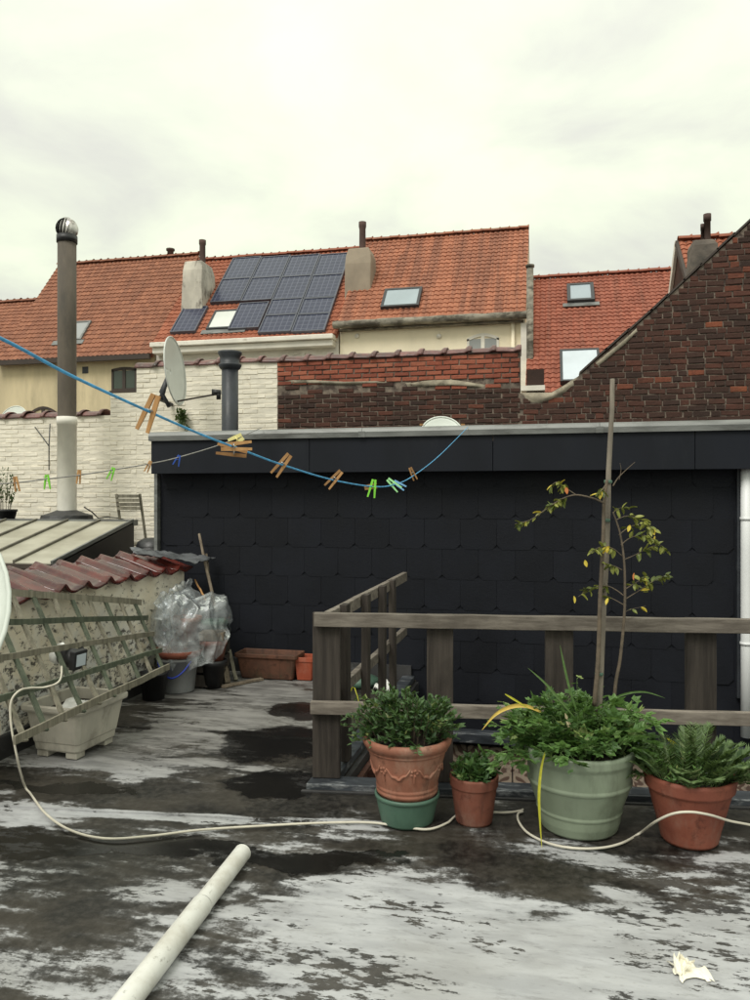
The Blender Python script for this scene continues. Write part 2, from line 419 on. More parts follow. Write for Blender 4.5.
M['white_joint'] = weather('whitewashed_joint', (0.77, 0.715, 0.605), 0.9, 3, 0.12, (0.46, 0.39, 0.29), (0.58, 0.78), 3.5, (1, 1, 1.8), 0.9, fine=30)
M['coping_tile'] = weather('brown_coping_tile', (0.175, 0.080, 0.072), 0.4, 9, 0.45, (0.06, 0.045, 0.04), (0.5, 0.7), 7, rnd=0.35)
def glazed():
    t = NT('glazed_parapet_tile')
    n = t.noise(t.pos, 7, 6, 0.6); f = t.noise(t.pos, 30, 5, 0.65)
    c = t.mix(t.sstep(n, 0.3, 0.7), (0.042, 0.011, 0.011), (0.11, 0.024, 0.019))
    c = t.mix(1.0, c, t.ramp(t.rnd(), [(0, (0.7, 0.75, 0.85)), (1, (1.25, 1.1, 1.0))]), 'MULTIPLY')
    c = t.mix(t.math('MULTIPLY', t.sstep(f, 0.5, 0.72), 0.55), c, (0.10, 0.065, 0.055))
    return t.fin(c, t.lin(f, 0.3, 0.7, 0.06, 0.24), f, 0.2, 0.004, 0.6)
M['glazed'] = glazed()

def rooftile(name, a, b, moss=(0.10, 0.055, 0.04), m_at=(0.5, 0.72), mamt=0.6):
    t = NT(name)
    n = t.noise(t.mapv(t.pos, (1, 1, 1)), 1.1, 6, 0.6); st = t.noise(t.mapv(t.pos, (3.6, 0.16, 0.16)), 1.1, 7, 0.62)
    c = t.mix(t.attr('tint'), a, b)
    c = t.mix(t.math('MULTIPLY', t.sstep(n, 0.4, 0.7), 0.35), c, mul(a, 0.7))
    c = t.mix(t.math('MULTIPLY', t.sstep(st, *m_at), mamt), c, moss)
    c = t.mix(t.math('MULTIPLY', t.sstep(t.noise(t.pos, 9, 5, 0.7), 0.6, 0.8), 0.3), c, (0.30, 0.22, 0.16))
    return t.fin(c, 0.72, t.noise(t.pos, 25, 4, 0.6), 0.3, 0.01, 0.35)
M['roof_a'] = rooftile('roof_brown_orange', (0.235, 0.094, 0.056), (0.335, 0.138, 0.080), mamt=0.25)
M['roof_b'] = rooftile('roof_orange', (0.28, 0.090, 0.050), (0.385, 0.130, 0.072), mamt=0.3)
M['roof_c'] = rooftile('roof_streaked', (0.32, 0.120, 0.068), (0.43, 0.168, 0.096), (0.125, 0.058, 0.043), (0.44, 0.62), 0.5)
M['roof_d'] = rooftile('roof_red', (0.26, 0.080, 0.050), (0.35, 0.112, 0.070), mamt=0.3)
M['cream'] = weather('cream_render', (0.90, 0.80, 0.61), 0.9, 1.2, 0.08, (0.60, 0.49, 0.33), (0.60, 0.85), 1.0, (1, 1, 0.5), 0.2)
M['yellow'] = weather('yellow_render', (0.64, 0.535, 0.345), 0.9, 1.2, 0.14, (0.40, 0.335, 0.22), (0.48, 0.78), 0.9, (1.6, 1, 0.35), 0.25)
M['white_paint'] = weather('white_paint', (0.78, 0.74, 0.66), 0.7, 2, 0.12, (0.40, 0.36, 0.30), (0.58, 0.8), 2, (1, 1, 2))
M['gutter_moss'] = weather('mossy_gutter', (0.26, 0.235, 0.19), 0.9, 3, 0.5, (0.07, 0.06, 0.045), (0.45, 0.6), 2, (1, 1, 2), 0.5)
M['gutter_dark'] = weather('dark_gutter', (0.05, 0.035, 0.028), 0.7, 4, 0.3)
M['plaster_chimney'] = weather('weathered_chimney_plaster', (0.56, 0.52, 0.45), 0.95, 1.6, 0.25, (0.13, 0.11, 0.09), (0.48, 0.64), 2.2, (1, 1, 0.6), 0.5)
M['taupe'] = weather('taupe_chimney_plaster', (0.31, 0.255, 0.195), 0.95, 1.6, 0.2, (0.16, 0.13, 0.10), (0.5, 0.75), 1.2, (1, 1, 0.6), 0.3)
M['stone'] = weather('dark_chimney_stone', (0.15, 0.125, 0.105), 0.95, 2.5, 0.4, (0.05, 0.045, 0.04), (0.5, 0.7), 2, bump=0.6)
M['pot_brown'] = weather('chimney_pot_clay', (0.085, 0.050, 0.042), 0.85, 3, 0.3)
M['flue_fibre'] = weather('fibre_cement_pipe', (0.120, 0.100, 0.080), 0.9, 5, 0.25, (0.075, 0.066, 0.056), (0.48, 0.7), 3, (1, 1, 0.35), 0.4)
M['flue_white'] = weather('white_painted_pipe', (0.78, 0.75, 0.68), 0.65, 6, 0.1, (0.42, 0.38, 0.32), (0.62, 0.8), 5, (1, 1, 0.5), 0.2)
M['steel'] = weather('cowl_steel', (0.55, 0.53, 0.50), 0.32, 8, 0.25, (0.12, 0.10, 0.09), (0.55, 0.75), 6, metal=0.85)
M['black'] = weather('black_plastic', (0.016, 0.016, 0.018), 0.45, 9, 0.3)
M['white_plastic'] = weather('white_plastic', (0.76, 0.76, 0.73), 0.4, 7, 0.08, (0.40, 0.38, 0.34), (0.62, 0.82), 9)
M['dish'] = weather('dish_grey', (0.60, 0.62, 0.585), 0.5, 4, 0.07, (0.42, 0.42, 0.38), (0.62, 0.85), 4)
M['dish_near'] = weather('dish_pale', (0.70, 0.74, 0.69), 0.45, 4, 0.05)
def pvc():
    t = NT('white_pvc')
    n = t.noise(t.pos, 9, 6, 0.65); sc = t.noise(t.mapv(t.pos, (2, 1, 2), rot=(0, 0, R(30))), 16, 7, 0.72)
    c = t.mix(t.sstep(n, 0.35, 0.7), (0.66, 0.655, 0.62), (0.52, 0.50, 0.45))
    c = t.mix(t.math('MULTIPLY', t.sstep(sc, 0.58, 0.72), 0.7), c, (0.15, 0.14, 0.12))
    return t.fin(c, 0.45, sc, 0.1, 0.002)
M['pvc'] = pvc()
M['cable'] = weather('cream_cable', (0.60, 0.56, 0.47), 0.5, 9, 0.1, (0.3, 0.27, 0.22), (0.6, 0.8), 6)
M['planter'] = weather('grey_white_planter', (0.47, 0.44, 0.375), 0.6, 5, 0.16, (0.20, 0.18, 0.145), (0.48, 0.74), 5, (1, 1, 0.6), 0.2)
def parapet_mat():
    t = NT('peeling_render')
    x, y, z = t.sepxyz(t.pos)
    n = t.noise(t.pos, 2.2, 6, 0.6)
    c = t.mix(t.sstep(n, 0.3, 0.7), (0.79, 0.70, 0.54), (0.86, 0.81, 0.70))
    wht = t.sstep(t.noise(t.mapv(t.pos, loc=(3, 3, 3)), 3.5, 8, 0.7), 0.45, 0.6)
    low = t.lin(z, 0.95, 0.35, 0, 1)
    c = t.mix(t.math('MULTIPLY', wht, low), c, (0.78, 0.77, 0.73))
    sp = t.noise(t.mapv(t.pos, (1, 1.0, 1.5)), 13, 9, 0.78)
    sp2 = t.math('ADD', sp, t.math('MULTIPLY', low, 0.085))
    c = t.mix(t.math('MULTIPLY', t.sstep(sp2, 0.575, 0.64), 0.9), c, (0.06, 0.055, 0.05))
    h = t.math('SUBTRACT', n, t.math('MULTIPLY', t.sstep(sp2, 0.56, 0.64), 0.5))
    return t.fin(c, 0.9, h, 0.6, 0.012, 0.25)
M['parapet'] = parapet_mat()
def leanto_mat():
    t = NT('glass_roof_sheet')
    n = t.noise(t.mapv(t.pos, (1, 2, 1)), 2.2, 6, 0.6)
    c = t.mix(t.sstep(n, 0.35, 0.7), (0.43, 0.41, 0.335), (0.31, 0.29, 0.225))
    d = t.noise(t.pos, 6, 7, 0.7)
    c = t.mix(t.math('MULTIPLY', t.sstep(d, 0.55, 0.75), 0.4), c, (0.24, 0.22, 0.16))
    return t.fin(c, 0.32, n, 0.1, 0.004)
M['leanto'] = leanto_mat()
M['leanto_bar'] = weather('glazing_bar', (0.13, 0.12, 0.095), 0.6, 8, 0.4)
M['leanto_dark'] = weather('lean_to_side', (0.022, 0.018, 0.017), 0.6, 5, 0.4)
def solar_mat():
    t = NT('solar_cells')
    x, y, z = t.sepxyz(t.pos)
    gx = t.math('FRACT', t.math('MULTIPLY', x, 6.2)); l1 = t.sstep(t.math('ABSOLUTE', t.math('SUBTRACT', gx, 0.5)), 0.40, 0.47)
    gz = t.math('FRACT', t.math('MULTIPLY', z, 7.5)); l2 = t.sstep(t.math('ABSOLUTE', t.math('SUBTRACT', gz, 0.5)), 0.42, 0.48)
    l = t.math('MULTIPLY', t.math('MAXIMUM', l1, l2), 0.45)
    c = t.mix(t.noise(t.pos, 1.5, 3), (0.016, 0.020, 0.048), (0.030, 0.036, 0.072))
    c = t.mix(l, c, (0.17, 0.18, 0.24))
    return t.fin(c, 0.22, None, spec=0.5)
M['solar'] = solar_mat()
M['panel_frame'] = weather('panel_frame', (0.075, 0.08, 0.105), 0.4, 5, 0.2)
def glassy(name, c, rough=0.12, spec=0.6):
    t = NT(name); n = t.noise(t.pos, 1.2, 3)
    return t.fin(t.mix(n, mul(c, 0.8), mul(c, 1.2)), rough, None, spec=spec)
M['pane_sky'] = glassy('skylight_pane', (0.30, 0.36, 0.40), 0.10, 0.9)
M['pane_blind'] = glassy('blind_pane', (0.62, 0.64, 0.60), 0.2)
M['pane_blue'] = glassy('pale_pane', (0.56, 0.62, 0.68), 0.12)
M['pane_dark'] = glassy('dark_pane', (0.045, 0.060, 0.045), 0.25)
M['pane_grey'] = glassy('window_pane', (0.30, 0.31, 0.31), 0.10)
M['frame_dark'] = weather('dark_frame', (0.035, 0.037, 0.042), 0.5, 5, 0.2)

def terracotta(name, a, b, bloom=(0.42, 0.33, 0.27), bl=0.35):
    t = NT(name)
    n = t.noise(t.pos, 6, 6, 0.62); m = t.noise(t.mapv(t.pos, (1, 1, 0.5)), 4.2, 7, 0.7)
    c = t.mix(t.sstep(n, 0.3, 0.7), a, b)
    c = t.mix(t.math('MULTIPLY', t.sstep(m, 0.48, 0.66), min(1, bl * 1.6)), c, bloom)
    d = t.noise(t.pos, 11, 7, 0.74)
    c = t.mix(t.math('MULTIPLY', t.sstep(d, 0.54, 0.68), 0.6), c, mul(a, 0.35))
    run = t.noise(t.mapv(t.pos, (5, 5, 0.5), loc=(2, 2, 2)), 3.0, 6, 0.65)
    c = t.mix(t.math('MULTIPLY', t.sstep(run, 0.54, 0.70), 0.5), c, mul(a, 0.45))
    return t.fin(c, t.lin(n, 0.3, 0.7, 0.6, 0.8), t.noise(t.pos, 45, 5, 0.6), 0.3, 0.004, 0.35)
M['terra'] = terracotta('terracotta_pink', (0.235, 0.092, 0.058), (0.335, 0.145, 0.095), (0.36, 0.25, 0.19))
M['terra_red'] = terracotta('terracotta_red', (0.165, 0.048, 0.031), (0.235, 0.073, 0.045), (0.26, 0.17, 0.13), 0.3)
M['terra_small'] = terracotta('terracotta_small', (0.135, 0.045, 0.030), (0.195, 0.068, 0.044), (0.26, 0.17, 0.13), 0.3)
M['terra_mossy'] = terracotta('terracotta_mossy', (0.085, 0.041, 0.027), (0.135, 0.058, 0.035), (0.055, 0.050, 0.028), 0.8)
M['orange_plastic'] = terracotta('orange_plastic', (0.30, 0.062, 0.030), (0.36, 0.078, 0.037), bl=0.1)
M['sage'] = weather('sage_plastic', (0.225, 0.27, 0.195), 0.5, 4, 0.12, (0.075, 0.08, 0.055), (0.50, 0.76), 3.4, (1, 1, 0.35), 0.12)
M['teal'] = weather('green_plastic', (0.070, 0.135, 0.098), 0.5, 6, 0.2, (0.05, 0.06, 0.04), (0.58, 0.76), 6)
M['grey_plastic'] = weather('grey_plastic', (0.24, 0.245, 0.25), 0.55, 6, 0.2, (0.11, 0.105, 0.10), (0.52, 0.74), 6, (1, 1, 0.5))
M['blue_plastic'] = weather('blue_plastic', (0.02, 0.05, 0.40), 0.4, 8, 0.2)
M['rope'] = weather('blue_rope', (0.075, 0.34, 0.62), 0.6, 40, 0.3)
M['wire'] = weather('grey_line', (0.30, 0.285, 0.27), 0.6, 20, 0.2)
M['lime'] = weather('lime_plastic', (0.21, 0.62, 0.05), 0.4, 20, 0.15)
M['mint'] = weather('mint_plastic', (0.33, 0.68, 0.30), 0.4, 20, 0.15)
M['cornflower'] = weather('pale_blue_plastic', (0.18, 0.40, 0.66), 0.4, 20, 0.15)
M['deep_blue'] = weather('deep_blue_plastic', (0.02, 0.08, 0.40), 0.4, 20, 0.15)
M['pale_yellow'] = weather('pale_yellow_plastic', (0.72, 0.66, 0.28), 0.4, 20, 0.15)
M['soil'] = weather('potting_soil', (0.028, 0.020, 0.014), 0.95, 20, 0.5, bump=0.8)
M['paper'] = weather('tissue', (0.84, 0.80, 0.68), 0.9, 20, 0.06)
M['spring'] = weather('spring_steel', (0.35, 0.34, 0.33), 0.35, 20, 0.2, metal=0.8)
M['lead'] = weather('lead_sheet', (0.13, 0.135, 0.145), 0.45, 6, 0.35, metal=0.2)
M['white_downpipe'] = weather('white_downpipe', (0.78, 0.79, 0.80), 0.4, 5, 0.06, (0.45, 0.45, 0.44), (0.62, 0.85), 4, (1, 1, 0.3))
def leaf_mat(name, a, b, c3, at=0.86, gloss=0.45):
    t = NT(name)
    c = t.ramp(t.attr('tint'), [(0, a), (0.6, b), (at, mul(b, 1.25)), (1.0, c3)])
    c = t.mix(t.math('MULTIPLY', t.noise(t.pos, 30, 3), 0.35), c, mul(a, 0.7))
    m = t.fin(c, gloss, None, spec=0.4)
    tr = t.n.new('ShaderNodeBsdfTranslucent'); t.put(t.mix(0.5, c, (0.16, 0.24, 0.03)), tr.inputs[0])
    mx = t.n.new('ShaderNodeMixShader'); mx.inputs[0].default_value = 0.28
    t.l.new(t.p.outputs[0], mx.inputs[1]); t.l.new(tr.outputs[0], mx.inputs[2]); t.l.new(mx.outputs[0], t.out.inputs[0])
    return m
M['leaf_shrub'] = leaf_mat('shrub_leaf', (0.030, 0.066, 0.026), (0.085, 0.155, 0.055), (0.22, 0.26, 0.09), 0.88)
M['leaf_celery'] = leaf_mat('celery_leaf', (0.042, 0.100, 0.028), (0.155, 0.285, 0.078), (0.34, 0.42, 0.15), 0.84)
M['leaf_fern'] = leaf_mat('feathery_leaf', (0.045, 0.088, 0.032), (0.15, 0.225, 0.088), (0.29, 0.34, 0.16), 0.86)
M['leaf_small'] = leaf_mat('small_leaf', (0.028, 0.070, 0.022), (0.075, 0.150, 0.042), (0.20, 0.24, 0.08), 0.9)
M['leaf_ivy'] = leaf_mat('ivy_leaf', (0.030, 0.055, 0.022), (0.07, 0.11, 0.04), (0.14, 0.17, 0.07))
M['stem'] = weather('green_stem', (0.12, 0.19, 0.06), 0.6, 10, 0.3)
M['bark'] = weather('sapling_bark', (0.115, 0.088, 0.062), 0.85, 20, 0.35)
M['bark_grey'] = weather('stake_bark', (0.21, 0.18, 0.145), 0.85, 14, 0.35, (0.09, 0.075, 0.06), (0.5, 0.7), 12, (1, 1, 0.2), 0.4)
def treeleaf(name, a, b):
    t = NT(name)
    c = t.mix(t.rnd(), a, b)
    c = t.mix(t.math('MULTIPLY', t.sstep(t.noise(t.pos, 40, 4), 0.5, 0.7), 0.5), c, mul(b, 1.3))
    return t.fin(c, 0.45, None, spec=0.4)
M['tl_green'] = treeleaf('sapling_leaf_green', (0.060, 0.085, 0.018), (0.23, 0.24, 0.045))
M['tl_yellow'] = treeleaf('sapling_leaf_yellow', (0.45, 0.34, 0.03), (0.58, 0.46, 0.07))
M['tl_red'] = treeleaf('sapling_leaf_red', (0.45, 0.13, 0.05), (0.55, 0.25, 0.05))
M['blade_green'] = treeleaf('blade_green', (0.06, 0.12, 0.03), (0.10, 0.17, 0.05))
M['blade_yellow'] = treeleaf('blade_yellow', (0.55, 0.40, 0.10), (0.66, 0.46, 0.10))
M['blade_straw'] = treeleaf('blade_straw', (0.60, 0.50, 0.30), (0.66, 0.58, 0.38))
M['blade_lime'] = treeleaf('blade_lime', (0.42, 0.42, 0.03), (0.50, 0.46, 0.05))
def plastic_film():
    t = NT('clear_plastic_film')
    n = t.noise(t.pos, 6, 6, 0.6)
    t.fin((0.62, 0.65, 0.67), 0.35, t.noise(t.pos, 9, 5, 0.6, 0.8), 0.6, 0.03, 0.5)
    tr = t.n.new('ShaderNodeBsdfTransparent'); tr.inputs[0].default_value = (0.93, 0.95, 0.96, 1)
    mx = t.n.new('ShaderNodeMixShader'); t.l.new(t.lin(n, 0.35, 0.65, 0.12, 0.36), mx.inputs[0])
    t.l.new(tr.outputs[0], mx.inputs[1]); t.l.new(t.p.outputs[0], mx.inputs[2])
    gl = t.n.new('ShaderNodeBsdfGlossy'); gl.inputs['Roughness'].default_value = 0.24; gl.inputs[0].default_value = (0.95, 0.97, 1, 1)
    bp_ = t.n.new('ShaderNodeBump'); bp_.inputs['Strength'].default_value = 0.55; bp_.inputs['Distance'].default_value = 0.03
    t.l.new(t.noise(t.pos, 5.5, 3, 0.5, 1.5), bp_.inputs['Height']); t.l.new(bp_.outputs[0], gl.inputs['Normal'])
    lw = t.n.new('ShaderNodeLayerWeight'); lw.inputs[0].default_value = 0.35; t.l.new(bp_.outputs[0], lw.inputs['Normal'])
    m2 = t.n.new('ShaderNodeMixShader'); t.l.new(t.math('MULTIPLY_ADD', lw.outputs['Fresnel'], 0.34, 0.03), m2.inputs[0])
    t.l.new(mx.outputs[0], m2.inputs[1]); t.l.new(gl.outputs[0], m2.inputs[2]); t.l.new(m2.outputs[0], t.out.inputs[0])
    return t.m
M['film'] = plastic_film()
def pattern_tile():
    t = NT('patterned_cement_tile')
    x, y, z = t.sepxyz(t.mapv(t.obj, (.53, .53, .53)))
    r = t.math('SQRT', t.math('ADD', t.math('MULTIPLY', x, x), t.math('MULTIPLY', z, z)))
    ang = t.math('ARCTAN2', z, x)
    pet = t.math('MULTIPLY', t.math('COSINE', t.math('MULTIPLY', ang, 8.0)), 0.010)
    q = t.math('SINE', t.math('MULTIPLY', t.math('ADD', r, pet), 150.0))
    ax_ = t.math('ABSOLUTE', x); az_ = t.math('ABSOLUTE', z)
    cxx = t.math('SUBTRACT', ax_, 0.1); czz = t.math('SUBTRACT', az_, 0.1)
    r2 = t.math('SQRT', t.math('ADD', t.math('MULTIPLY', cxx, cxx), t.math('MULTIPLY', czz, czz)))
    q2 = t.sstep(t.math('ABSOLUTE', t.math('SUBTRACT', r2, 0.085)), 0.012, 0.006)
    f = t.math('MAXIMUM', t.sstep(q, 0.0, 0.5), q2)
    c = t.mix(f, (0.125, 0.078, 0.06), (0.36, 0.29, 0.225))
    c = t.mix(t.sstep(t.noise(t.pos, 12, 6, 0.7), 0.5, 0.75), c, (0.12, 0.095, 0.08))
    return t.fin(c, 0.5, f, 0.1, 0.001)
M['pattern_tile'] = pattern_tile()

# ================================================================== THE SETTING
# ground far below, deck, stairwell
g = MB(); g.grid(lambda u, v: (-900 + 1800 * u, -500 + 1800 * v, -4.0), 2, 2)
tag(g.build('ground', M['ground']), kind='structure')

WALL_Y = 6.75                                  # slate wall of the rooftop extension
WX0, WX1, WY0, WY1 = -1.16, 2.4, 4.17, 6.70    # stairwell opening
deck = MB()
deck.box(-3.34, WX0, -3, WALL_Y, -4, 0); 
SK = 0.125                                     # the front edge of the stairwell and its railing run slightly askew
def wf(x): return WY0 + SK * (x - WX0)
def skewbox(m, x0, x1, a, b, z0, z1):
    """box whose long faces follow the skewed front edge, a and b measured from it"""
    vs = [(x, wf(x) + d_, z) for z in (z0, z1) for d_ in (a, b) for x in (x0, x1)]
    return m.add(vs, [(0, 2, 3, 1), (4, 5, 7, 6), (0, 1, 5, 4), (2, 6, 7, 3), (0, 4, 6, 2), (1, 3, 7, 5)])
deck.add([(x, y, z) for z in (-4, 0) for x, y in ((WX0, -3), (WX1, -3), (WX1, wf(WX1)), (WX0, wf(WX0)))], [(3, 2, 1, 0), (4, 5, 6, 7), (0, 1, 5, 4), (1, 2, 6, 5), (2, 3, 7, 6), (3, 0, 4, 7)])
deck.box(WX1, 5, -3, WALL_Y, -4, 0)
deck_o = tag(deck.build('roof_deck', M['deck']), kind='structure')
# roofing sheets lapped over one another, each a slightly warped strip 4 to 9 mm thick
def sheet(x0, x1, ya, yb, skew, base, lap=0.03):
    nu = max(8, int((x1 - x0) / 0.08)); nv = 10
    def fn(u, v):
        x = x0 + (x1 - x0) * u
        y = ya + (yb - ya) * v + skew * (x + 1) + (0.008 * mnoise.noise((x * 3, ya * 9, 1)) if v in (0, 1) else 0)
        zz = base + 0.003 * mnoise.noise((x * 2.2, y * 2.2, 3)) + 0.0022 * mnoise.noise((x * 6, y * 6, 8))
        if v == 0: zz += 0.004
        if x > -1.29: y = min(y, wf(x) - .165)
        return (x, y, zz)
    m = MB(); m.grid(fn, nu, nv)
    # thin front lip of the lap
    a = [fn(i / nu, 0) for i in range(nu + 1)]
    m.add([p for p in a] + [(p[0], p[1] - 0.002, 0.0008) for p in a], [(i + 1, i, nu + 1 + i, nu + 2 + i) for i in range(nu)])
    return m.build('roofing_sheet', M['deck'], deck_o)
for ya, yb, bs in ((-2.6, -1.55, .008), (-1.6, -.55, .012), (-.6, .45, .008), (.4, 1.25, .012), (1.2, 2.06, .008), (2.01, 2.88, .012), (2.834, 3.70, .008), (3.65, 4.30, .012)):
    sheet(-3.3, 3.2, ya, yb, .105, bs)
def bead(ya, x0, x1, wmax):
    """tar bled out along a lap, of uneven width"""
    n = int((x1 - x0) / .03); vs = []; fs = []
    for i in range(n + 1):
        x = x0 + (x1 - x0) * i / n; y = ya + .105 * (x + 1) - .004
        w_ = wmax * max(.06, .45 + .9 * mnoise.noise((x * 2.3, ya, 4)) + .5 * mnoise.noise((x * 9, ya, 7)))
        vs += [(x, y - w_, .0125), (x, y - w_ * .4, .0165), (x, y + w_ * .3, .0185), (x, y + w_ * .5, .0145)]
    for i in range(n):
        for k_ in range(3): fs.append((i * 4 + k_, i * 4 + 4 + k_, i * 4 + 5 + k_, i * 4 + 1 + k_))
    m = MB(); m.add(vs, fs, .5, True); m.build('tar_bead', M['bitumen'], deck_o)
bead(2.01, -2.4, 2.0, .005)
sheet(-3.3, -1.28, 4.02, 4.98, 0.03, .008); sheet(-3.3, -1.28, 4.93, 5.85, 0.03, .012); sheet(-3.3, -1.28, 5.80, 6.70, 0.0, .008)

well = MB()  # the shaft walls, reaching down to the floor below
for (x0, x1, y0, y1) in ((WX0 - .002, WX0 + .03, WY0, WY1), (WX0, WX1, WY1 - .03, WY1 + .002), (WX1 - .03, WX1 + .002, WY0, WY1)):
    well.box(x0, x1, y0, y1, -3.2, -0.46 if y0 > 6 else -0.003)
skewbox(well, WX0, WX1, -.002, .03, -3.2, -.003)
well.box(WX0, WX1, WY0, WY1, -3.3, -3.2)
well_o = tag(well.build('stairwell', M['bitumen']), kind='structure')
k = MB(); skewbox(k, WX0 - .14, WX1, -.135, -.003, .002, .052); k.build('front_kerb', M['kerb'], well_o, bevel=.006)
k = MB(); skewbox(k, WX0 - .16, WX1, -.16, -.137, .002, .022); k.build('kerb_lip', M['bitumen'], well_o, bevel=.003)
k = MB(); k.box(WX0 - .11, WX0 - .003, WY0 - .0, WY1, 0.002, 0.05); k.build('side_kerb', M['kerb'], well_o, bevel=.006)
k = MB(); k.box(WX0 + .032, WX1 - .032, WY1 - .17, WY1 - .032, -.46, -.375); k.build('rear_ledge', M['kerb'], well_o, bevel=.008)
# patterned cement panels on the far wall of the stairwell
tm = MB(); tm.box(-.188, .188, -.008, .008, -.188, .188)
t0 = tm.build('patterned_tile', M['pattern_tile'], well_o, bevel=.004, origin=(0, 0, 0)); tmesh = t0.data
first = True
for i in range(9):
    for j in range(3):
        p = (WX0 + .27 + i * .386 + (.02 if j else 0), WY1 - .045 - (.012 if (i + j) % 2 else 0), -.70 - j * .386)
        if first: place(t0, p, well_o); first = False
        else: inst('patterned_tile', tmesh, p, well_o, (0, R(random.uniform(-1, 1)), 0))
st = thing('stair_flight', (WX0 + .1, 4.75, -3.2), 'reddish brown wooden stair flight going down the stairwell inside the railing', 'stairs')
for i in range(11):
    m = MB(); m.box(WX0 + .06 + i * .26, WX0 + .36 + i * .26, WY0 + .48, WY0 + 1.45, -.26 - i * .26, -.22 - i * .26); m.build('tread', M['brownwood'], st, bevel=.006)
for yy in (WY0 + .445, WY0 + 1.48):
    m = MB(); m.bar((WX0 + .04, yy, -.10), (WX0 + 2.95, yy, -3.0), .04, .28); m.build('stringer', M['brownwood'], st)
m = MB(); m.box(WX0 + .036, WX0 + .07, WY0 + .06, WY0 + 1.5, -.5, -.05); m.build('top_board', M['brownwood'], st, bevel=.004)

# ------------------------------------------------------------------ rooftop extension with black slates
shed = thing('rooftop_extension', (-1, WALL_Y, 0), 'long black slate clad rooftop extension with a grey metal roof edge', 'extension')
SX0, SX1 = -3.65, 1.47
m = MB(); m.box(SX0, 3.0, WALL_Y + .0115, 9.6, -3.9, 2.05); m.build('wall_core', M['slate'], shed)
m = MB(); m.box(SX0 + .02, 3.6, WALL_Y - .15, 9.6, 2.051, 2.10); m.build('flat_roof', M['bitumen'], shed)
# slates with clipped lower corners, half bond, each with its own edge and tilt
SW, SH = 0.318, 0.268
sm = MB(); w2 = SW / 2 - .0012; h = SH; cl = .042; th = .0025
outl = [(-w2, h * .55), (-w2, -h / 2 + cl), (-w2 + cl, -h / 2), (w2 - cl, -h / 2), (w2, -h / 2 + cl), (w2, h * .55)]
nn = len(outl)
vs = [(x, -th - .003 if z < 0 else -.002, z) for x, z in outl] + [(x, .004 if z > 0 else -.002, z) for x, z in outl]
sm.add(vs, [tuple(range(nn)), tuple(range(2 * nn - 1, nn - 1, -1))] + [((i + 1) % nn, i, nn + i, nn + (i + 1) % nn) for i in range(nn)])
s0 = sm.build('slate', M['slate'], shed, origin=(0, 0, 0)); s_mesh = s0.data
sl = MB(); sl.add([(min(x, 0.0), y, z) for x, y, z in vs], sm.f[:])
first = True
rows = 9
for r_ in range(rows):
    z = -0.44 + SH / 2 + r_ * SH
    xx = SX0 + .02 + (SW / 2 if r_ % 2 else 0)
    while xx < SX1 - SW * 0.2:
        c = xx + SW / 2
        if c + w2 > SX1 or (z < 0.05 and c - w2 < -1.17): 
            xx += SW; continue
        if first: place(s0, (c, WALL_Y + .006, z), shed); o = s0; first = False
        else: o = inst('slate', s_mesh, (c, WALL_Y + .006, z), shed)
        o.rotation_euler = (R(random.uniform(-.25, .35)), R(random.uniform(-.3, .3)), R(random.uniform(-.25, .25)))
        xx += SW
m = MB(); m.box(SX0 - .02, -1.2, WALL_Y - .03, WALL_Y + .018, 0.002, .13); m.build('base_flashing', M['bitumen'], shed)
m = MB(); m.box(SX0 - .035, SX0 - .002, WALL_Y - .05, WALL_Y + .06, .55, 1.86); m.build('edge_trim', M['zinc'], shed)
# fascia: boards butted end to end
fx = SX0 + .01
for wdt in (1.55, 1.62, 1.60, 1.72, 1.5):
    m = MB(); m.box(fx + .002, fx + wdt - .002, WALL_Y - .19, WALL_Y - .155, 1.845, 2.155); m.build('fascia_board', M['fascia'], shed, bevel=.003)
    fx += wdt
m = MB(); m.box(SX0 + .014, 4.3, WALL_Y - .154, WALL_Y + .03, 1.86, 1.875); m.build('soffit', M['fascia'], shed)
fx = SX0 - .004
for wdt in (2.05, 2.0, 2.0, 2.0):
    m = MB(); y0 = WALL_Y - .215
    m.add([(x, y, z) for x in (fx + .0015, fx + wdt - .0015) for y, z in ((y0, 2.150), (y0 - .004, 2.195), (y0 + .012, 2.222), (y0 + .03, 2.235), (y0 + .14, 2.238), (y0 + .14, 2.150))],
          [(0, 1, 7, 6), (1, 2, 8, 7), (2, 3, 9, 8), (3, 4, 10, 9), (4, 5, 11, 10), (5, 0, 6, 11), (5, 4, 3, 2, 1, 0), (6, 7, 8, 9, 10, 11)])
    m.build('metal_coping', M['zinc'], shed)
    m = MB(); m.box(fx + wdt - .03, fx + wdt + .03, y0 - .007, y0 + .05, 2.149, 2.2); m.build('coping_joint', M['zinc'], shed)
    fx += wdt
dp = MB(); dp.tube([(1.535, WALL_Y - .07, z) for z in (-.3, .4, 1.2, 1.85)], .042, 16); dp = dp.build('downpipe', M['white_downpipe'], shed); dp['label'] = 'white plastic downpipe at the right end of the slate wall'
for z in (.45, 1.45):
    m = MB(); m.lathe([(.043, -.012), (.048, -.012), (.048, .012), (.043, .012)], (1.535, WALL_Y - .07, z), 16); m.build('pipe_clip', M['white_downpipe'], dp)
m = MB(); m.box(1.475, 1.50, WALL_Y - .04, WALL_Y + .02, .0, 1.86); m.build('corner_strip', M['dark_metal'], shed)
m = MB()
for r_ in range(32):
    xx = 1.61 - (.11 if r_ % 2 else 0)
    while xx < 2.7:
        x0 = max(xx, 1.605); m.box(x0, xx + .205, WALL_Y - .02 + random.uniform(-.003, .003), WALL_Y + .03, -.2 + r_ * .064, -.2 + r_ * .064 + .054, random.random()); xx += .217
tag(m.build('side_brickwork', M['brick_dark'], shed), kind='stuff')

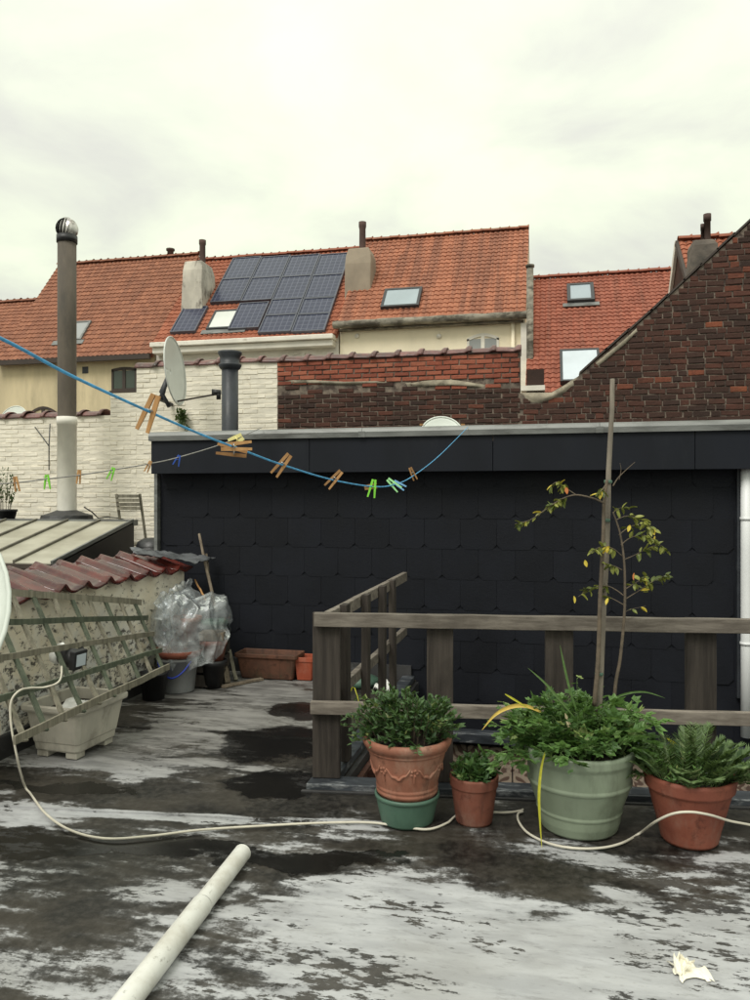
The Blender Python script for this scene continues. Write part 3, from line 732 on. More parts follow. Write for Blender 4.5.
# ------------------------------------------------------------------ walls behind at Y = 10
BY = 10.0
BL_, BH_, BC, BS = 0.205, 0.052, 0.064, 0.217    # brick length, height, course, spacing
def X10(px): return atY(px, 500, BY).x
def Z10(px, py): return atY(px, py, BY).z
xa, xb, xc_, xd = X10(111), X10(137), X10(278), X10(520)
ww = thing('whitewashed_wall', (-7, BY, -4), 'white painted old brick wall stepping up behind the neighbouring roof', 'wall')
zl, zm, zh = Z10(50, 417), Z10(124, 393), Z10(200, 364)
def brick_stuff(x0, x1, z0, z1, name, mat, parent, jit=.004):
    m = MB(); r_ = 0; z = z0
    while z + BH_ <= z1 + .01:
        xx = x0 - (BS / 2 if r_ % 2 else 0)
        while xx < x1:
            a, b = max(xx, x0), min(xx + BS, x1)
            if b - a > .03:
                y0 = BY - .0185 + random.uniform(-jit, jit); dz = random.uniform(-.007, .007)
                c = random.uniform(.006, .014); ch = .0035
                zz0, zz1 = z + dz, z + BH_ + .010 + dz
                m.add([(a, BY, zz0), (b, BY, zz0), (b, BY, zz1), (a, BY, zz1), (a + ch, y0, zz0 + c), (b - ch, y0 + random.uniform(-.005, .005), zz0 + c), (b - ch, y0 + random.uniform(-.005, .005), zz1 - c * .6), (a + ch, y0 + random.uniform(-.003, .003), zz1 - c * .6)],
                      [(4, 5, 6, 7), (0, 1, 5, 4), (1, 2, 6, 5), (2, 3, 7, 6), (3, 0, 4, 7)], random.random())
            xx += BS
        z += BC * 1.06; r_ += 1
    return tag(m.build(name, mat, parent), kind='stuff')
m = MB(); m.box(-14, xa, BY - .0135, BY + .24, -4, zl); m.build('low_section', M['white_joint'], ww)
m = MB(); m.box(xa, xb, BY - .0135, BY + .24, -4, zm); m.build('middle_section', M['white_joint'], ww)
m = MB(); m.box(xb, xc_ - .002, BY - .0135, BY + .24, -4, zh); m.build('high_section', M['white_joint'], ww)
brick_stuff(-14, xa, .55, zl, 'low_brickwork', M['white_brick'], ww)
brick_stuff(xa, xb, .55, zm, 'middle_brickwork', M['white_brick'], ww)
brick_stuff(xb, xc_ - .004, .55, zh, 'high_brickwork', M['white_brick'], ww)

# rounded clay coping tile along X, shared mesh
ct = MB()
def ctf(u, v):
    a = -1.25 + 2.5 * v
    rr = .118 + .008 * (1 - u) + (.034 if u > .86 else 0)
    return ((u - .5) * .36, math.sin(a) * rr * 1.25, math.cos(a) * rr - .055)
ct.grid(ctf, 8, 12)
cto = ct.build('coping_tile', M['coping_tile'], ww, origin=(0, 0, 0)); ct_mesh = cto.data
mod = cto.modifiers.new('thick', 'SOLIDIFY'); mod.thickness = .014
def coping(x0, x1, z, parent, first=None, skip=()):
    x = x0; i = 0
    while x < x1:
        if i not in skip:
            if first is not None: o = first; place(o, (x + .16, BY + .1, z), parent); first = None
            else:
                o = inst('coping_tile', ct_mesh, (x + .16, BY + .1, z), parent); q = o.modifiers.new('thick', 'SOLIDIFY'); q.thickness = .014
            o.rotation_euler = (R(random.uniform(-4, 4)), R(random.uniform(-3, 3)), R(random.uniform(-3, 3)))
        x += .315; i += 1
coping(-12, xa - .2, zl + .01, ww, cto)
coping(xb, xc_, zh + .0, ww)
# bare bracket on the low section
m = MB(); a = atY(35, 427, BY - .04); b = atY(49, 446, BY - .3); c = atY(49, 470, BY - .04)
m.tube([a, b], .008, 6); m.tube([atY(50, 424, BY - .04), b, c], .008, 6); m.build('rusty_bracket', M['frame_dark'], ww)

# bare brick wall and gable: every brick its own piece
bm_ = MB(); q = .006
x2, z2, y2 = BL_ / 2, BH_ / 2, .022
bm_.add([(-x2, y2, -z2), (x2, y2, -z2), (x2, y2, z2), (-x2, y2, z2), (-x2, -y2 + q, -z2), (x2, -y2 + q, -z2), (x2, -y2 + q, z2), (-x2, -y2 + q, z2), (-x2 + q, -y2, -z2 + q), (x2 - q, -y2, -z2 + q), (x2 - q, -y2, z2 - q), (-x2 + q, -y2, z2 - q)],
        [(8, 9, 10, 11), (4, 5, 9, 8), (5, 6, 10, 9), (6, 7, 11, 10), (7, 4, 8, 11), (0, 1, 5, 4), (1, 2, 6, 5), (2, 3, 7, 6), (3, 0, 4, 7)])
def brick_mesh(mat, nm):
    """four worn variants of one brick, each with its own chipped edges"""
    out = []
    for v_ in range(4):
        me = bpy.data.meshes.new(nm)
        vs_ = []
        for k_, v in enumerate(bm_.v):
            a_ = .0 if k_ < 4 else .0035
            vs_.append((v[0] + random.uniform(-a_, a_), v[1] + random.uniform(-a_, a_) * .8, v[2] + random.uniform(-a_, a_)))
        me.from_pydata(vs_, [], bm_.f); me.materials.append(mat); out.append(me)
    return out
bd, br = brick_mesh(M['brick_dark'], 'brick_dark'), brick_mesh(M['brick_red'], 'brick_red')
def put_brick(c, me, parent, sx=1.0, sz=1.0):
    return inst('brick', random.choice(me), (c[0], c[1] + random.uniform(-.004, .004), c[2] + random.uniform(-.002, .002)), parent,
             (R(random.uniform(-1.2, 1.2)), R(random.uniform(-.8, .8)), R(random.uniform(-1.2, 1.2))), (sx * random.uniform(.95, 1.0), 1, sz * random.uniform(.93, 1.04)))
bw = thing('brick_wall', ((xc_ + xd) / 2, BY, -4), 'old dark brick garden wall with newer red courses and clay coping', 'wall')
m = MB(); m.box(xc_, xd, BY - .012, BY + .24, -4, zh - .015); m.build('mortar_core', M['mortar'], bw)
zband = Z10(400, 386); zb2 = Z10(400, 394)
r_ = 0; z = 2.40
while z < zh - .05:
    xx = xc_ - (BS / 2 if r_ % 2 else 0)
    while xx < xd:
        a, b = max(xx, xc_), min(xx + BL_, xd)
        if b - a > .05:
            cxm = (a + b) / 2; pxm = cxm
            band = zb2 - .02 < z < zband + .02
            if not (band and random.random() < .55):
                red = z > zband or (band and random.random() < .6)
                put_brick((cxm, BY - .004, z + BH_ / 2), br if red else bd, bw, (b - a) / BL_)
        xx += BS
    z += BC; r_ += 1
# cement smear along the join of old and new
def blob(pts, y, mat, name, parent, thick=.02):
    m = MB(); n = len(pts); y -= .015
    c = Vector((sum(p[0] for p in pts) / n, sum(p[1] for p in pts) / n, 0))
    vs = [(c.x, y - thick, c.y)]
    for p in pts: vs.append((c.x + (p[0] - c.x) * .7, y - thick * random.uniform(.6, 1), c.y + (p[1] - c.y) * .7))
    for p in pts: vs.append((p[0], y + .012, p[1]))
    fs = [(0, 1 + (i + 1) % n, 1 + i) for i in range(n)] + [(1 + i, 1 + (i + 1) % n, 1 + n + (i + 1) % n, 1 + n + i) for i in range(n)]
    m.add(vs, fs, .5, True); return m.build(name, mat, parent)
def pix_poly(pp): return [(atY(x, y, BY).x, atY(x, y, BY).z) for x, y in pp]
blob(pix_poly([(402, 383), (430, 380), (452, 379), (470, 382), (488, 385), (486, 388), (455, 386), (425, 387), (404, 387)]), BY, M['cement'], 'cement_smear', bw, .028)
blob(pix_poly([(282, 380), (310, 380), (350, 382), (395, 381), (396, 383.5), (350, 385), (300, 384), (282, 384)]), BY, M['cement'], 'cement_smear', bw, .026)
coping(xc_ + .1, xd - .2, zh + .0, bw)

gw = thing('gable_wall', (1.5, BY, -4), 'tall dark brown brick gable wall rising to the right', 'wall')
prof = [(xd, Z10(521, 392)), (X10(535), Z10(535, 401)), (X10(560), Z10(560, 391)), (X10(580), Z10(580, 374)), (X10(605), Z10(605, 352)), (X10(650), Z10(650, 313)), (X10(700), Z10(700, 267)), (X10(750), Z10(750, 222))]
sl_ = (prof[-1][1] - prof[-2][1]) / (prof[-1][0] - prof[-2][0])
prof.append((3.6, prof[-1][1] + sl_ * (3.6 - prof[-1][0]))); pk = prof[-1]
prof.append((7.6, pk[1] - .85 * 4))
def gtop(x):
    for (a, za), (b, zb) in zip(prof, prof[1:]):
        if a <= x <= b: return za + (zb - za) * (x - a) / (b - a)
    return 0
poly = [(x, z - .01) for x, z in prof]
m = MB(); m.prism([(xd, -4)] + [(7.6, -4)] + [p for p in reversed(poly)], BY - .0115, BY + .24); m.build('mortar_core', M['mortar'], gw)
cands = []; r_ = 0; z = 2.40; GC = .0715; GZ = 1.20          # taller old bricks, courses of mixed stretchers and headers
while z < pk[1]:
    xx = xd - random.uniform(0, .2)
    while xx < 7.4:
        L_ = BL_ * .95 if random.random() < .7 else .10
        a, b = max(xx, xd), xx + L_
        while min(gtop(a), gtop(b)) < z + BH_ * GZ and b - a > .05:      # cut to the slope
            if gtop(a) < gtop(b): a += .02
            else: b -= .02
        if b - a > .05: cands.append(((a + b) / 2, z + BH_ * GZ / 2, (b - a) / BL_))
        xx += L_ + .0095
    z += GC; r_ += 1
cands.sort(key=lambda c: c[0] + max(0, 2.62 - c[1]) * 30)
for (x, z, sx) in cands[:300]: put_brick((x, BY - .002, z), bd, gw, sx, GZ)
m = MB()
for (x, z, sx) in cands[300:]:
    m.box(x - x2 * sx, x + x2 * sx, BY - .028 + random.uniform(-.005, .005), BY + .01, z - z2 * GZ, z + z2 * GZ, random.random())
tag(m.build('remaining_brickwork', M['brick_dark'], gw), kind='stuff')
blob(pix_poly([(521, 393), (531, 401), (545, 398), (560, 391), (572, 381), (579, 376), (577, 384), (566, 393), (552, 400), (538, 404), (525, 402)]), BY, M['cement'], 'cement_smear', gw, .03)
blob(pix_poly([(592, 366), (606, 354), (625, 339), (640, 325), (641, 329), (626, 344), (608, 359), (594, 370)]), BY, M['cement'], 'cement_smear', gw, .026)
# dark verge slates along the slope
i = 0
for (a, za), (b, zb) in zip(prof[3:-1], prof[4:]):
    L = math.hypot(b - a, zb - za); n = max(1, round(L / .30))
    for j in range(n):
        p, q2 = j / n, (j + 1.08) / n
        m = MB(); off = .012 + random.uniform(0, .012)
        m.bar((a + (b - a) * p, BY + .10, za + (zb - za) * p + off), (a + (b - a) * q2, BY + .10, za + (zb - za) * q2 + off + .008), .27, .022)
        m.build('verge_slate', M['gutter_dark'], gw)
m = MB(); m.bar((pk[0], BY + .1, pk[1] + .012), (7.6, BY + .1, prof[-1][1] + .012), .3, .02); m.build('verge_board', M['gutter_dark'], gw)

# ------------------------------------------------------------------ neighbour's flat roof and lean-to with sheet glazing
m = MB(); m.box(-14, SX0 - .06, 6.62, BY - .03, -4, .55)
nb = tag(m.build('neighbour_flat_roof', M['bitumen']), kind='structure')
TR_, BR_ = atY(134, 521, 8.8), atX(56, 563, atY(134, 521, 8.8).x)
LX = TR_.x
lt = thing('lean_to', (LX - 2, 8, .55), 'low glazed lean-to roof with dark glazing bars beside the red tiled parapet', 'lean-to')
zt, zb, yt, yb = TR_.z, BR_.z, 8.8, BR_.y
m = MB(); m.add([(LX, yb, .55), (LX, yt, .55), (LX, yt, zt - .03), (LX, yb, zb - .03), (LX - .05, yb, .55), (LX - .05, yt, .55), (LX - .05, yt, zt - .03), (LX - .05, yb, zb - .03)],
                [(0, 1, 2, 3), (7, 6, 5, 4), (0, 3, 7, 4), (3, 2, 6, 7), (1, 5, 6, 2)]); m.build('side_wall', M['leanto_dark'], lt)
m = MB(); m.box(LX - 5, LX - .05, yb + .02, yb + .06, .55, zb - .03); m.build('front_wall', M['leanto_dark'], lt)
pw = 0.46
for i in range(10):
    x1 = LX - .03 - i * pw; x0 = x1 - pw + .03
    m = MB(); m.add([(x0, yb - .05, zb), (x1, yb - .05, zb), (x1, yt, zt), (x0, yt, zt), (x0, yb - .05, zb - .015), (x1, yb - .05, zb - .015), (x1, yt, zt - .015), (x0, yt, zt - .015)],
                    [(0, 1, 2, 3), (7, 6, 5, 4), (0, 4, 5, 1), (1, 5, 6, 2), (2, 6, 7, 3), (3, 7, 4, 0)]); m.build('pane', M['leanto'], lt)
    m = MB(); m.bar((x1 + .015, yb - .05, zb + .006), (x1 + .015, yt, zt + .006), .028, .04); m.build('glazing_bar', M['zinc'] if i == 0 else M['leanto_bar'], lt)
m = MB(); m.box(LX - 5, LX + .01, yt - .02, yt + .08, zt - .06, zt + .015); m.build('ridge_flashing', M['zinc'], lt)
m = MB(); m.box(LX - 5, LX + .01, yb - .10, yb - .055, zb - .06, zb - .01); m.build('gutter', M['gutter_dark'], lt)
m = MB(); m.box(LX - 5, -5.95, yt + .09, BY - .04, .56, zt - .01); m.build('rear_ledge', M['bitumen'], lt)

# ------------------------------------------------------------------ row of houses behind
def roof_tiles(x0, x1, ye, ze, yr, zr, mat, parent, colw=.148, roww=.205, curve=0.0):
    """pantiles: every tile its own raised wave and lip, one mesh"""
    L = math.hypot(yr - ye, zr - ze); s = Vector((0, (yr - ye) / L, (zr - ze) / L)); n = Vector((0, -s.z, s.y))
    nc = max(1, round((x1 - x0) / colw)); cw = (x1 - x0) / nc; nr = max(1, round(L / roww)); rw = L / nr
    P = [(0, .0), (.22, .022), (.45, .030), (.7, .014), (1, .0)]
    m = MB()
    for r_ in range(nr):
        for c in range(nc):
            jx, jn = random.uniform(-.004, .004), random.uniform(-.004, .005)
            vs = []
            for (sv, lift) in ((r_ * rw, .026 + jn), ((r_ + 1) * rw, .004)):
                for (u, hgt) in P:
                    sag = -.05 * math.sin(math.pi * (c + u) / nc) * curve
                    vs.append(Vector((x0 + (c + u) * cw + jx, ye, ze + sag)) + s * sv + n * (hgt + lift))
            for (u, hgt) in P:
                sag = -.05 * math.sin(math.pi * (c + u) / nc) * curve
                vs.append(Vector((x0 + (c + u) * cw + jx, ye, ze + sag)) + s * (r_ * rw) + n * (hgt - .004))
            k_ = len(P)
            fs = [(i, i + 1, k_ + i + 1, k_ + i) for i in range(k_ - 1)] + [(2 * k_ + i, 2 * k_ + i + 1, i + 1, i) for i in range(k_ - 1)]
            m.add(vs, fs, random.random())
    return tag(m.build('roof_tiles', mat, parent), kind='stuff')
rt = MB()
rt.grid(lambda u, v: ((u - .5) * .28, math.sin(-1.4 + 2.8 * v) * .11, math.cos(-1.4 + 2.8 * v) * (.10 + .035 * (u > .8)) - .03), 5, 8)
rt_mesh = {}
def ridge(x0, x1, y, z, mat, parent):
    key = mat.name
    if key not in rt_mesh:
        me = bpy.data.meshes.new('ridge_tile'); me.from_pydata([tuple(v) for v in rt.v], [], rt.f); me.materials.append(mat)
        me.polygons.foreach_set('use_smooth', [True] * len(rt.f)); rt_mesh[key] = me
    n = round((x1 - x0) / .27); stp = (x1 - x0) / n
    for i in range(n):
        inst('ridge_tile', rt_mesh[key], (x0 + (i + .5) * stp, y, z + random.uniform(-.008, .008)), parent, (R(random.uniform(-3, 3)), R(random.uniform(-2, 2)), 0))
def roof_core(x0, x1, ye, ze, yr, zr, yb, mat, parent, wallmat, zbase=-4):
    """slab under the tiles, rear slope and the walls of the house"""
    zr2 = ze
    m = MB(); th = .12
    m.add([(x, y, z) for x in (x0, x1) for y, z in ((ye, ze - .01), (yr, zr - .01), (yr + (yr - ye), ze), (yr + (yr - ye), ze - th), (yr, zr - th), (ye, ze - th))],
          [(0, 1, 7, 6), (1, 2, 8, 7), (2, 3, 9, 8), (3, 4, 10, 9), (4, 5, 11, 10), (5, 0, 6, 11), (0, 5, 4, 1), (1, 4, 3, 2), (6, 7, 10, 11), (7, 8, 9, 10)])
    m.build('roof_slab', mat, parent)
    m = MB(); y0 = ye + .15; y1 = yr + (yr - ye) - .1
    k_ = (zr - ze) / (yr - ye)
    pts = [(y0, zbase), (y0, ze + k_ * .15 - th - .01), (yr, zr - th - .01), (y1, ze + k_ * .1 - th - .01), (y1, zbase)]
    vs = [(x, y, z) for x in (x0 + .01, x1 - .01) for y, z in pts]
    m.add(vs, [(4, 3, 2, 1, 0), (5, 6, 7, 8, 9), (0, 1, 6, 5), (1, 2, 7, 6), (2, 3, 8, 7), (3, 4, 9, 8)])
    return m.build('wall', wallmat, parent)
def slopept(px, py, ye, ze, yr, zr):
    n = Vector((0, -(zr - ze), (yr - ye))).normalized(); return atPlane(px, py, Vector((0, ye, ze)), n), n
def on_roof(parent, pp, name, mat_pane, mat_frame, ye, ze, yr, zr, lift=.10, fw=.06, pane_name='pane', flash=None):
    """a flat unit lying on the slope: frame box + pane, given by left/right x and upper/lower pixel rows"""
    (x0, x1, ytop, ybot, pxm) = pp
    pt, n = slopept(pxm, ytop, ye, ze, yr, zr); pb, _ = slopept(pxm, ybot, ye, ze, yr, zr)
    s = (pt - pb); s.x = 0; Ls = s.length; s.normalize()
    c = Vector(((x0 + x1) / 2, (pt.y + pb.y) / 2, (pt.z + pb.z) / 2)); ex = Vector((1, 0, 0)); hw = (x1 - x0) / 2
    m = MB()
    for sg in (-1, 1):
        m.obox(c + ex * (sg * (hw - fw / 2)) + n * (lift / 2), (ex, s, n), (fw / 2, Ls / 2, lift / 2))
        m.obox(c + s * (sg * (Ls / 2 - fw / 2)) + n * (lift / 2), (ex, s, n), (hw - fw, fw / 2, lift / 2))
    f = m.build(name, mat_frame, parent)
    m = MB(); m.obox(c + n * (lift - .03), (ex, s, n), (hw - fw, Ls / 2 - fw, .012)); m.build(pane_name, mat_pane, f)
    if flash:
        m = MB(); m.obox(c - s * (Ls / 2 + .10) + n * .07, (ex, s, n), (hw + .12, .09, .01)); m.build('flashing', flash, f)
    return f
def xs_on(px, py, Y): return atY(px, py, Y).x
def window(parent, px0, px1, py0, py1, Y, fmat, pmat, arch=0.0, mull=1, label=None, fw=.06):
    a, b = atY(px0, py1, Y), atY(px1, py0, Y); x0, x1, z0, z1 = a.x, b.x, a.z, b.z
    m = MB(); Yf = Y - .03
    m.box(x0, x0 + fw, Yf, Y + .05, z0, z1); m.box(x1 - fw, x1, Yf, Y + .05, z0, z1)
    m.box(x0 + fw, x1 - fw, Yf, Y + .05, z0, z0 + fw)
    n = 8
    for i in range(n):
        u0, u1 = i / n, (i + 1) / n
        h0, h1 = arch * math.sin(math.pi * u0), arch * math.sin(math.pi * u1)
        xa_, xb_ = x0 + (x1 - x0) * u0, x0 + (x1 - x0) * u1
        m.add([(xa_, Yf, z1 + h0 - fw), (xb_, Yf, z1 + h1 - fw), (xb_, Yf, z1 + h1 + .02), (xa_, Yf, z1 + h0 + .02), (xa_, Y + .05, z1 + h0 - fw), (xb_, Y + .05, z1 + h1 - fw), (xb_, Y + .05, z1 + h1 + .02), (xa_, Y + .05, z1 + h0 + .02)],
              [(0, 1, 2, 3), (0, 4, 5, 1), (3, 2, 6, 7)])
    for i in range(mull):
        c = x0 + (x1 - x0) * (i + 1) / (mull + 1); m.box(c - fw * .8, c + fw * .8, Yf - .002, Y + .05, z0 + fw, z1 + arch * .8 - fw * .5)
    f = m.build('window', fmat, parent)
    k_ = mull + 1
    for i in range(k_):
        c0 = x0 + (x1 - x0) * i / k_ + fw * .8; c1 = x0 + (x1 - x0) * (i + 1) / k_ - fw * .8
        m = MB(); m.box(c0, c1, Y - .012, Y + .01, z0 + fw, z1 + arch * .5 - fw); m.build('pane', pmat, f)
    m = MB(); m.box(x0 - .05, x1 + .05, Yf - .04, Y + .02, z0 - .06, z0 - .002); m.build('sill', fmat, f)
    return f

HE, HR = 20.0, 23.0
def zat(px, py, Y): return atY(px, py, Y).z
# far left house
h0 = thing('brown_roof_house', (-19.5, HE, -4), 'house at the left edge with a low brown tiled roof', 'house')
x0, x1 = -24.0, -16.3; ze, zr = 5.3, zat(10, 303, HR)
roof_core(x0, x1, HE, ze, HR, zr, 0, M['roof_a'], h0, M['yellow']); roof_tiles(x0, x1, HE, ze, HR, zr, M['roof_a'], h0); ridge(x0, x1, HR, zr + .04, M['roof_a'], h0)
# house 1
h1 = thing('yellow_house', (-13.6, HE, -4), 'mustard yellow house with a broad orange brown tiled roof at left', 'house')
A0, A1 = -16.2, -11.05; ze1, zr1 = zat(75, 357, HE), zat(130, 261, HR)
roof_core(A0, A1, HE, ze1, HR, zr1, 0, M['roof_a'], h1, M['yellow']); roof_tiles(A0, A1, HE - .05, ze1 - .03, HR, zr1, M['roof_a'], h1); ridge(A0, A1, HR, zr1 + .05, M['roof_a'], h1)
m = MB(); m.box(A0, A1 - .02, HE - .16, HE - .06, ze1 - .17, ze1 - .03); m.build('gutter', M['gutter_dark'], h1)
a = slopept(60, 340, HE, ze1, HR, zr1)[0].x; b = slopept(84, 338, HE, ze1, HR, zr1)[0].x
on_roof(h1, (a, b, 324, 342, 72), 'skylight', M['pane_grey'], M['zinc'], HE, ze1, HR, zr1, flash=M['zinc'])
window(h1, 112, 137, 369, 391, HE + .15, M['gutter_dark'], M['pane_dark'], .05, 1)
window(h1, 28, 59, 414, 440, HE + .15, M['gutter_dark'], M['pane_dark'], .22, 1)
c = atY(85, 370, HE + .13); m = MB(); m.lathe([(0.0, -.05), (.09, -.04), (.14, -.01), (.0, .0)], c, 4, axis=(0, -1, 0), smooth=False); m.build('wall_anchor', M['frame_dark'], h1)
m = MB(); p = atY(169, 251, HR); m.lathe([(.11, -.25), (.10, .1), (.14, .12), (.14, .18), (.0, .18)], (p.x, HR + .1, zr1 + .15), 10); m.build('vent_pot', M['pot_brown'], h1)
# house 2, solar roof
h2 = thing('solar_roof_house', (-8.3, HE, -4), 'white corniced house with dark solar panels on its orange roof', 'house')
B0, B1 = -11.03, -5.58; ze2, zr2 = zat(250, 338, HE), zat(280, 256, HR)
roof_core(B0, B1, HE, ze2, HR, zr2, 0, M['roof_b'], h2, M['white_paint']); roof_tiles(B0, B1, HE - .05, ze2 - .03, HR, zr2, M['roof_b'], h2); ridge(B0, B1, HR, zr2 + .05, M['roof_b'], h2)
m = MB(); z_ = ze2 - .05
m.box(B0 + .05, B1 - .05, HE - .30, HE + .15, z_ - .13, z_); m.box(B0 + .08, B1 - .08, HE - .20, HE + .15, z_ - .30, z_ - .133); m.build('cornice', M['white_paint'], h2, bevel=.02)
def rx(px, py): return slopept(px, py, HE, ze2, HR, zr2)[0].x
PX0, PX1 = (rx(233, 262) + rx(213, 304)) / 2, (rx(345, 258) + rx(333, 333)) / 2
cw = (PX1 - PX0) / 4
def solar(i0, y0, y1, pxm, wfrac=1.0):
    f = on_roof(h2, (PX0 + i0 * cw + .01, PX0 + (i0 + wfrac) * cw - .01, y0, y1, pxm), 'solar_panel', M['solar'], M['panel_frame'], HE, ze2, HR, zr2, .14, .035, 'cell_sheet')
for i in range(4):
    pm = 246 + i * 28
    solar(i, 261 - i * 1.1, 281.5 - i * 1.1, pm); solar(i, 282 - i * 1.1, 304.5 - i * 1.1, pm - 8)
for i in (2, 3):
    solar(i, 303.5 - i * .6, 319 - i * .6, 290 + (i - 2) * 28); solar(i, 319.5 - i * .6, 336.5 - i * .6, 284 + (i - 2) * 28)
solar(1.02, 305.8, 331, 262, .95); solar(-.80, 311, 335, 188, .82)
a, b = rx(208, 330), rx(243, 330)
on_roof(h2, (a, b, 313, 331, 228), 'skylight', M['pane_blind'], M['frame_dark'], HE, ze2, HR, zr2, .12, .06, flash=M['zinc'])
window(h2, 286, 321, 356, 380, HE + .15, M['white_paint'], M['pane_grey'], .16, 1)
def chimney(parent, px0, px1, py0, py1, Y, mat, depth=.7, tops=(), slope_top=0.0):
    a, b = atY(px0, py1, Y), atY(px1, py0, Y)
    m = MB(); j = lambda: random.uniform(-.02, .02)
    zt_ = b.z; w_ = (b.x - a.x)
    lv = [(0, 1.0, -1.2), (0.0, 1.0, .0), (.45, .99, .55), (.7, .95, .8), (1, .80, 1.0)]
    vs = []; cx_ = (a.x + b.x) / 2
    for (_, wd, hf) in lv:
        zz = a.z + (zt_ - a.z) * hf
        for sx, sy in ((-1, -1), (1, -1), (1, 1), (-1, 1)):
            vs.append((cx_ + sx * w_ / 2 * wd + j(), Y + depth / 2 + sy * depth / 2 * wd + j(), zz + (slope_top * sx if hf == 1 else 0)))
    fs = [(i * 4 + k, i * 4 + (k + 1) % 4, i * 4 + 4 + (k + 1) % 4, i * 4 + 4 + k) for i in range(len(lv) - 1) for k in range(4)] + [(len(vs) - 4, len(vs) - 3, len(vs) - 2, len(vs) - 1)]
    m.add(vs, fs); c = m.build('chimney', mat, parent, bevel=.03)
    for (p0, p1, t0_, mt) in tops:
        pa, pb = atY(p0, py0, Y + depth / 2), atY(p1, t0_, Y + depth / 2); r = (pb.x - pa.x) / 2
        m = MB(); m.lathe([(r * .95, pa.z - .15), (r * .9, pa.z + (pb.z - pa.z) * .7), (r * 1.08, pb.z - .12), (r * 1.08, pb.z), (r * .75, pb.z), (r * .7, pb.z - .3)], (pa.x + r, Y + depth / 2, 0), 12)
        m.build('chimney_pot', mt, c)
    return c
chimney(h1, 181, 202, 259, 308, 20.9, M['plaster_chimney'], .95, [(199.5, 205.5, 240, M['pot_brown'])])
chimney(h2, 345, 371, 246, 284, 21.0, M['taupe'], .7, [(359, 366, 222, M['pot_brown'])])
# house 3
h3 = thing('cream_house', (-3.1, HE, -4), 'cream rendered house with a tall streaked orange roof', 'house')
C0, C1 = -5.56, -.60; ze3, zr3 = zat(430, 317, HE), zat(445, 236, HR)
roof_core(C0, C1, HE, ze3, HR, zr3, 0, M['roof_c'], h3, M['cream']); roof_tiles(C0, C1, HE - .05, ze3 - .03, HR, zr3, M['roof_c'], h3); ridge(C0, C1, HR, zr3 + .05, M['roof_c'], h3)
m = MB(); z_ = ze3 - .03
def gut(u, v):
    a_ = v * math.pi * 2
    return (C0 - .1 + (C1 - C0 + .15) * u, HE - .14 + .10 * math.cos(a_), z_ - .08 + (.10 + .02 * mnoise.noise((u * 20, v, 0))) * math.sin(a_))
m.grid(gut, 40, 10); m.build('gutter', M['gutter_moss'], h3)
m = MB(); m.box(C0 + .02, C1 - .05, HE - .04, HE + .13, z_ - .22, z_ - .18); m.build('eaves_board', M['gutter_moss'], h3)
a = slopept(384, 300, HE, ze3, HR, zr3)[0].x; b = slopept(421, 300, HE, ze3, HR, zr3)[0].x
on_roof(h3, (a, b, 292, 310, 403), 'skylight', M['pane_sky'], M['frame_dark'], HE, ze3, HR, zr3, .14, .07)
window(h3, 467, 499, 338, 358, HE + .15, M['white_paint'], M['pane_grey'], .12, 1)
p0, p1 = atY(513, 322, HE + .08), atY(513, 385, HE + .08)
m = MB(); m.tube([p0, (p0.x, p0.y, -4)], .05, 10); m.build('downpipe', M['cream'], h3)
p0 = atY(522, 323, HE + .02); m = MB(); m.box(p0.x - .03, C1 + .02, HE - .02, HE + .14, -4, z_ - .25); m.build('corner_strip', M['white_paint'], h3)
p0, p1 = atY(530, 265, 19.7), atY(530, 372, 19.7); m = MB(); m.tube([(p0.x, 19.7, 2.5), (p0.x, 19.7, p0.z)], .085, 12); m.lathe([(.085, 0), (.11, .0), (.11, .06), (0, .06)], (p0.x, 19.7, p0.z - .06), 12); m.build('flue_pipe', M['gutter_moss'], h3)
for x in (357, 439):
    c = atY(x, 336, HE + .13); m = MB(); m.lathe([(.07, 0), (.05, .04), (0, .05)], c, 8, axis=(0, -1, 0)); m.build('wall_plug', M['white_paint'], h3)
# house 4
h4 = thing('red_roof_house', (1.7, 18.2, -4), 'house with a plain red tiled roof and two skylights behind the gable', 'house')
D0, D1 = -.57, 4.4; zr4 = zat(610, 275, HR); ye4 = 17.6; ze4 = zr4 - (HR - ye4) * .88
roof_core(D0, D1, ye4, ze4, HR, zr4, 0, M['roof_d'], h4, M['cream']); roof_tiles(D0, D1, ye4, ze4, HR, zr4, M['roof_d'], h4); ridge(D0, D1, HR, zr4 + .05, M['roof_d'], h4)
def r4(px, py): return slopept(px, py, ye4, ze4, HR, zr4)[0].x
on_roof(h4, (r4(567, 297), r4(594, 297), 288, 305, 580), 'skylight', M['pane_sky'], M['frame_dark'], ye4, ze4, HR, zr4, .16, .09, flash=M['zinc'])
on_roof(h4, (r4(560, 368), r4(600, 368), 354, 386, 580), 'skylight', M['pane_blue'], M['frame_dark'], ye4, ze4, HR, zr4, .16, .06)
a, b = atY(526.5, 386, 17.2), atY(544, 369, 17.2)
m = MB(); m.box(a.x, b.x, 17.2, 17.55, 2.0, b.z); m.build('brick_stub', M['brick_dark'], h4)
m = MB(); m.box(atY(521, 388, 17.1).x, atY(545, 388, 17.1).x, 17.02, 17.6, atY(530, 391, 17.1).z, atY(530, 386, 17.1).z); m.build('white_ledge', M['white_paint'], h4)
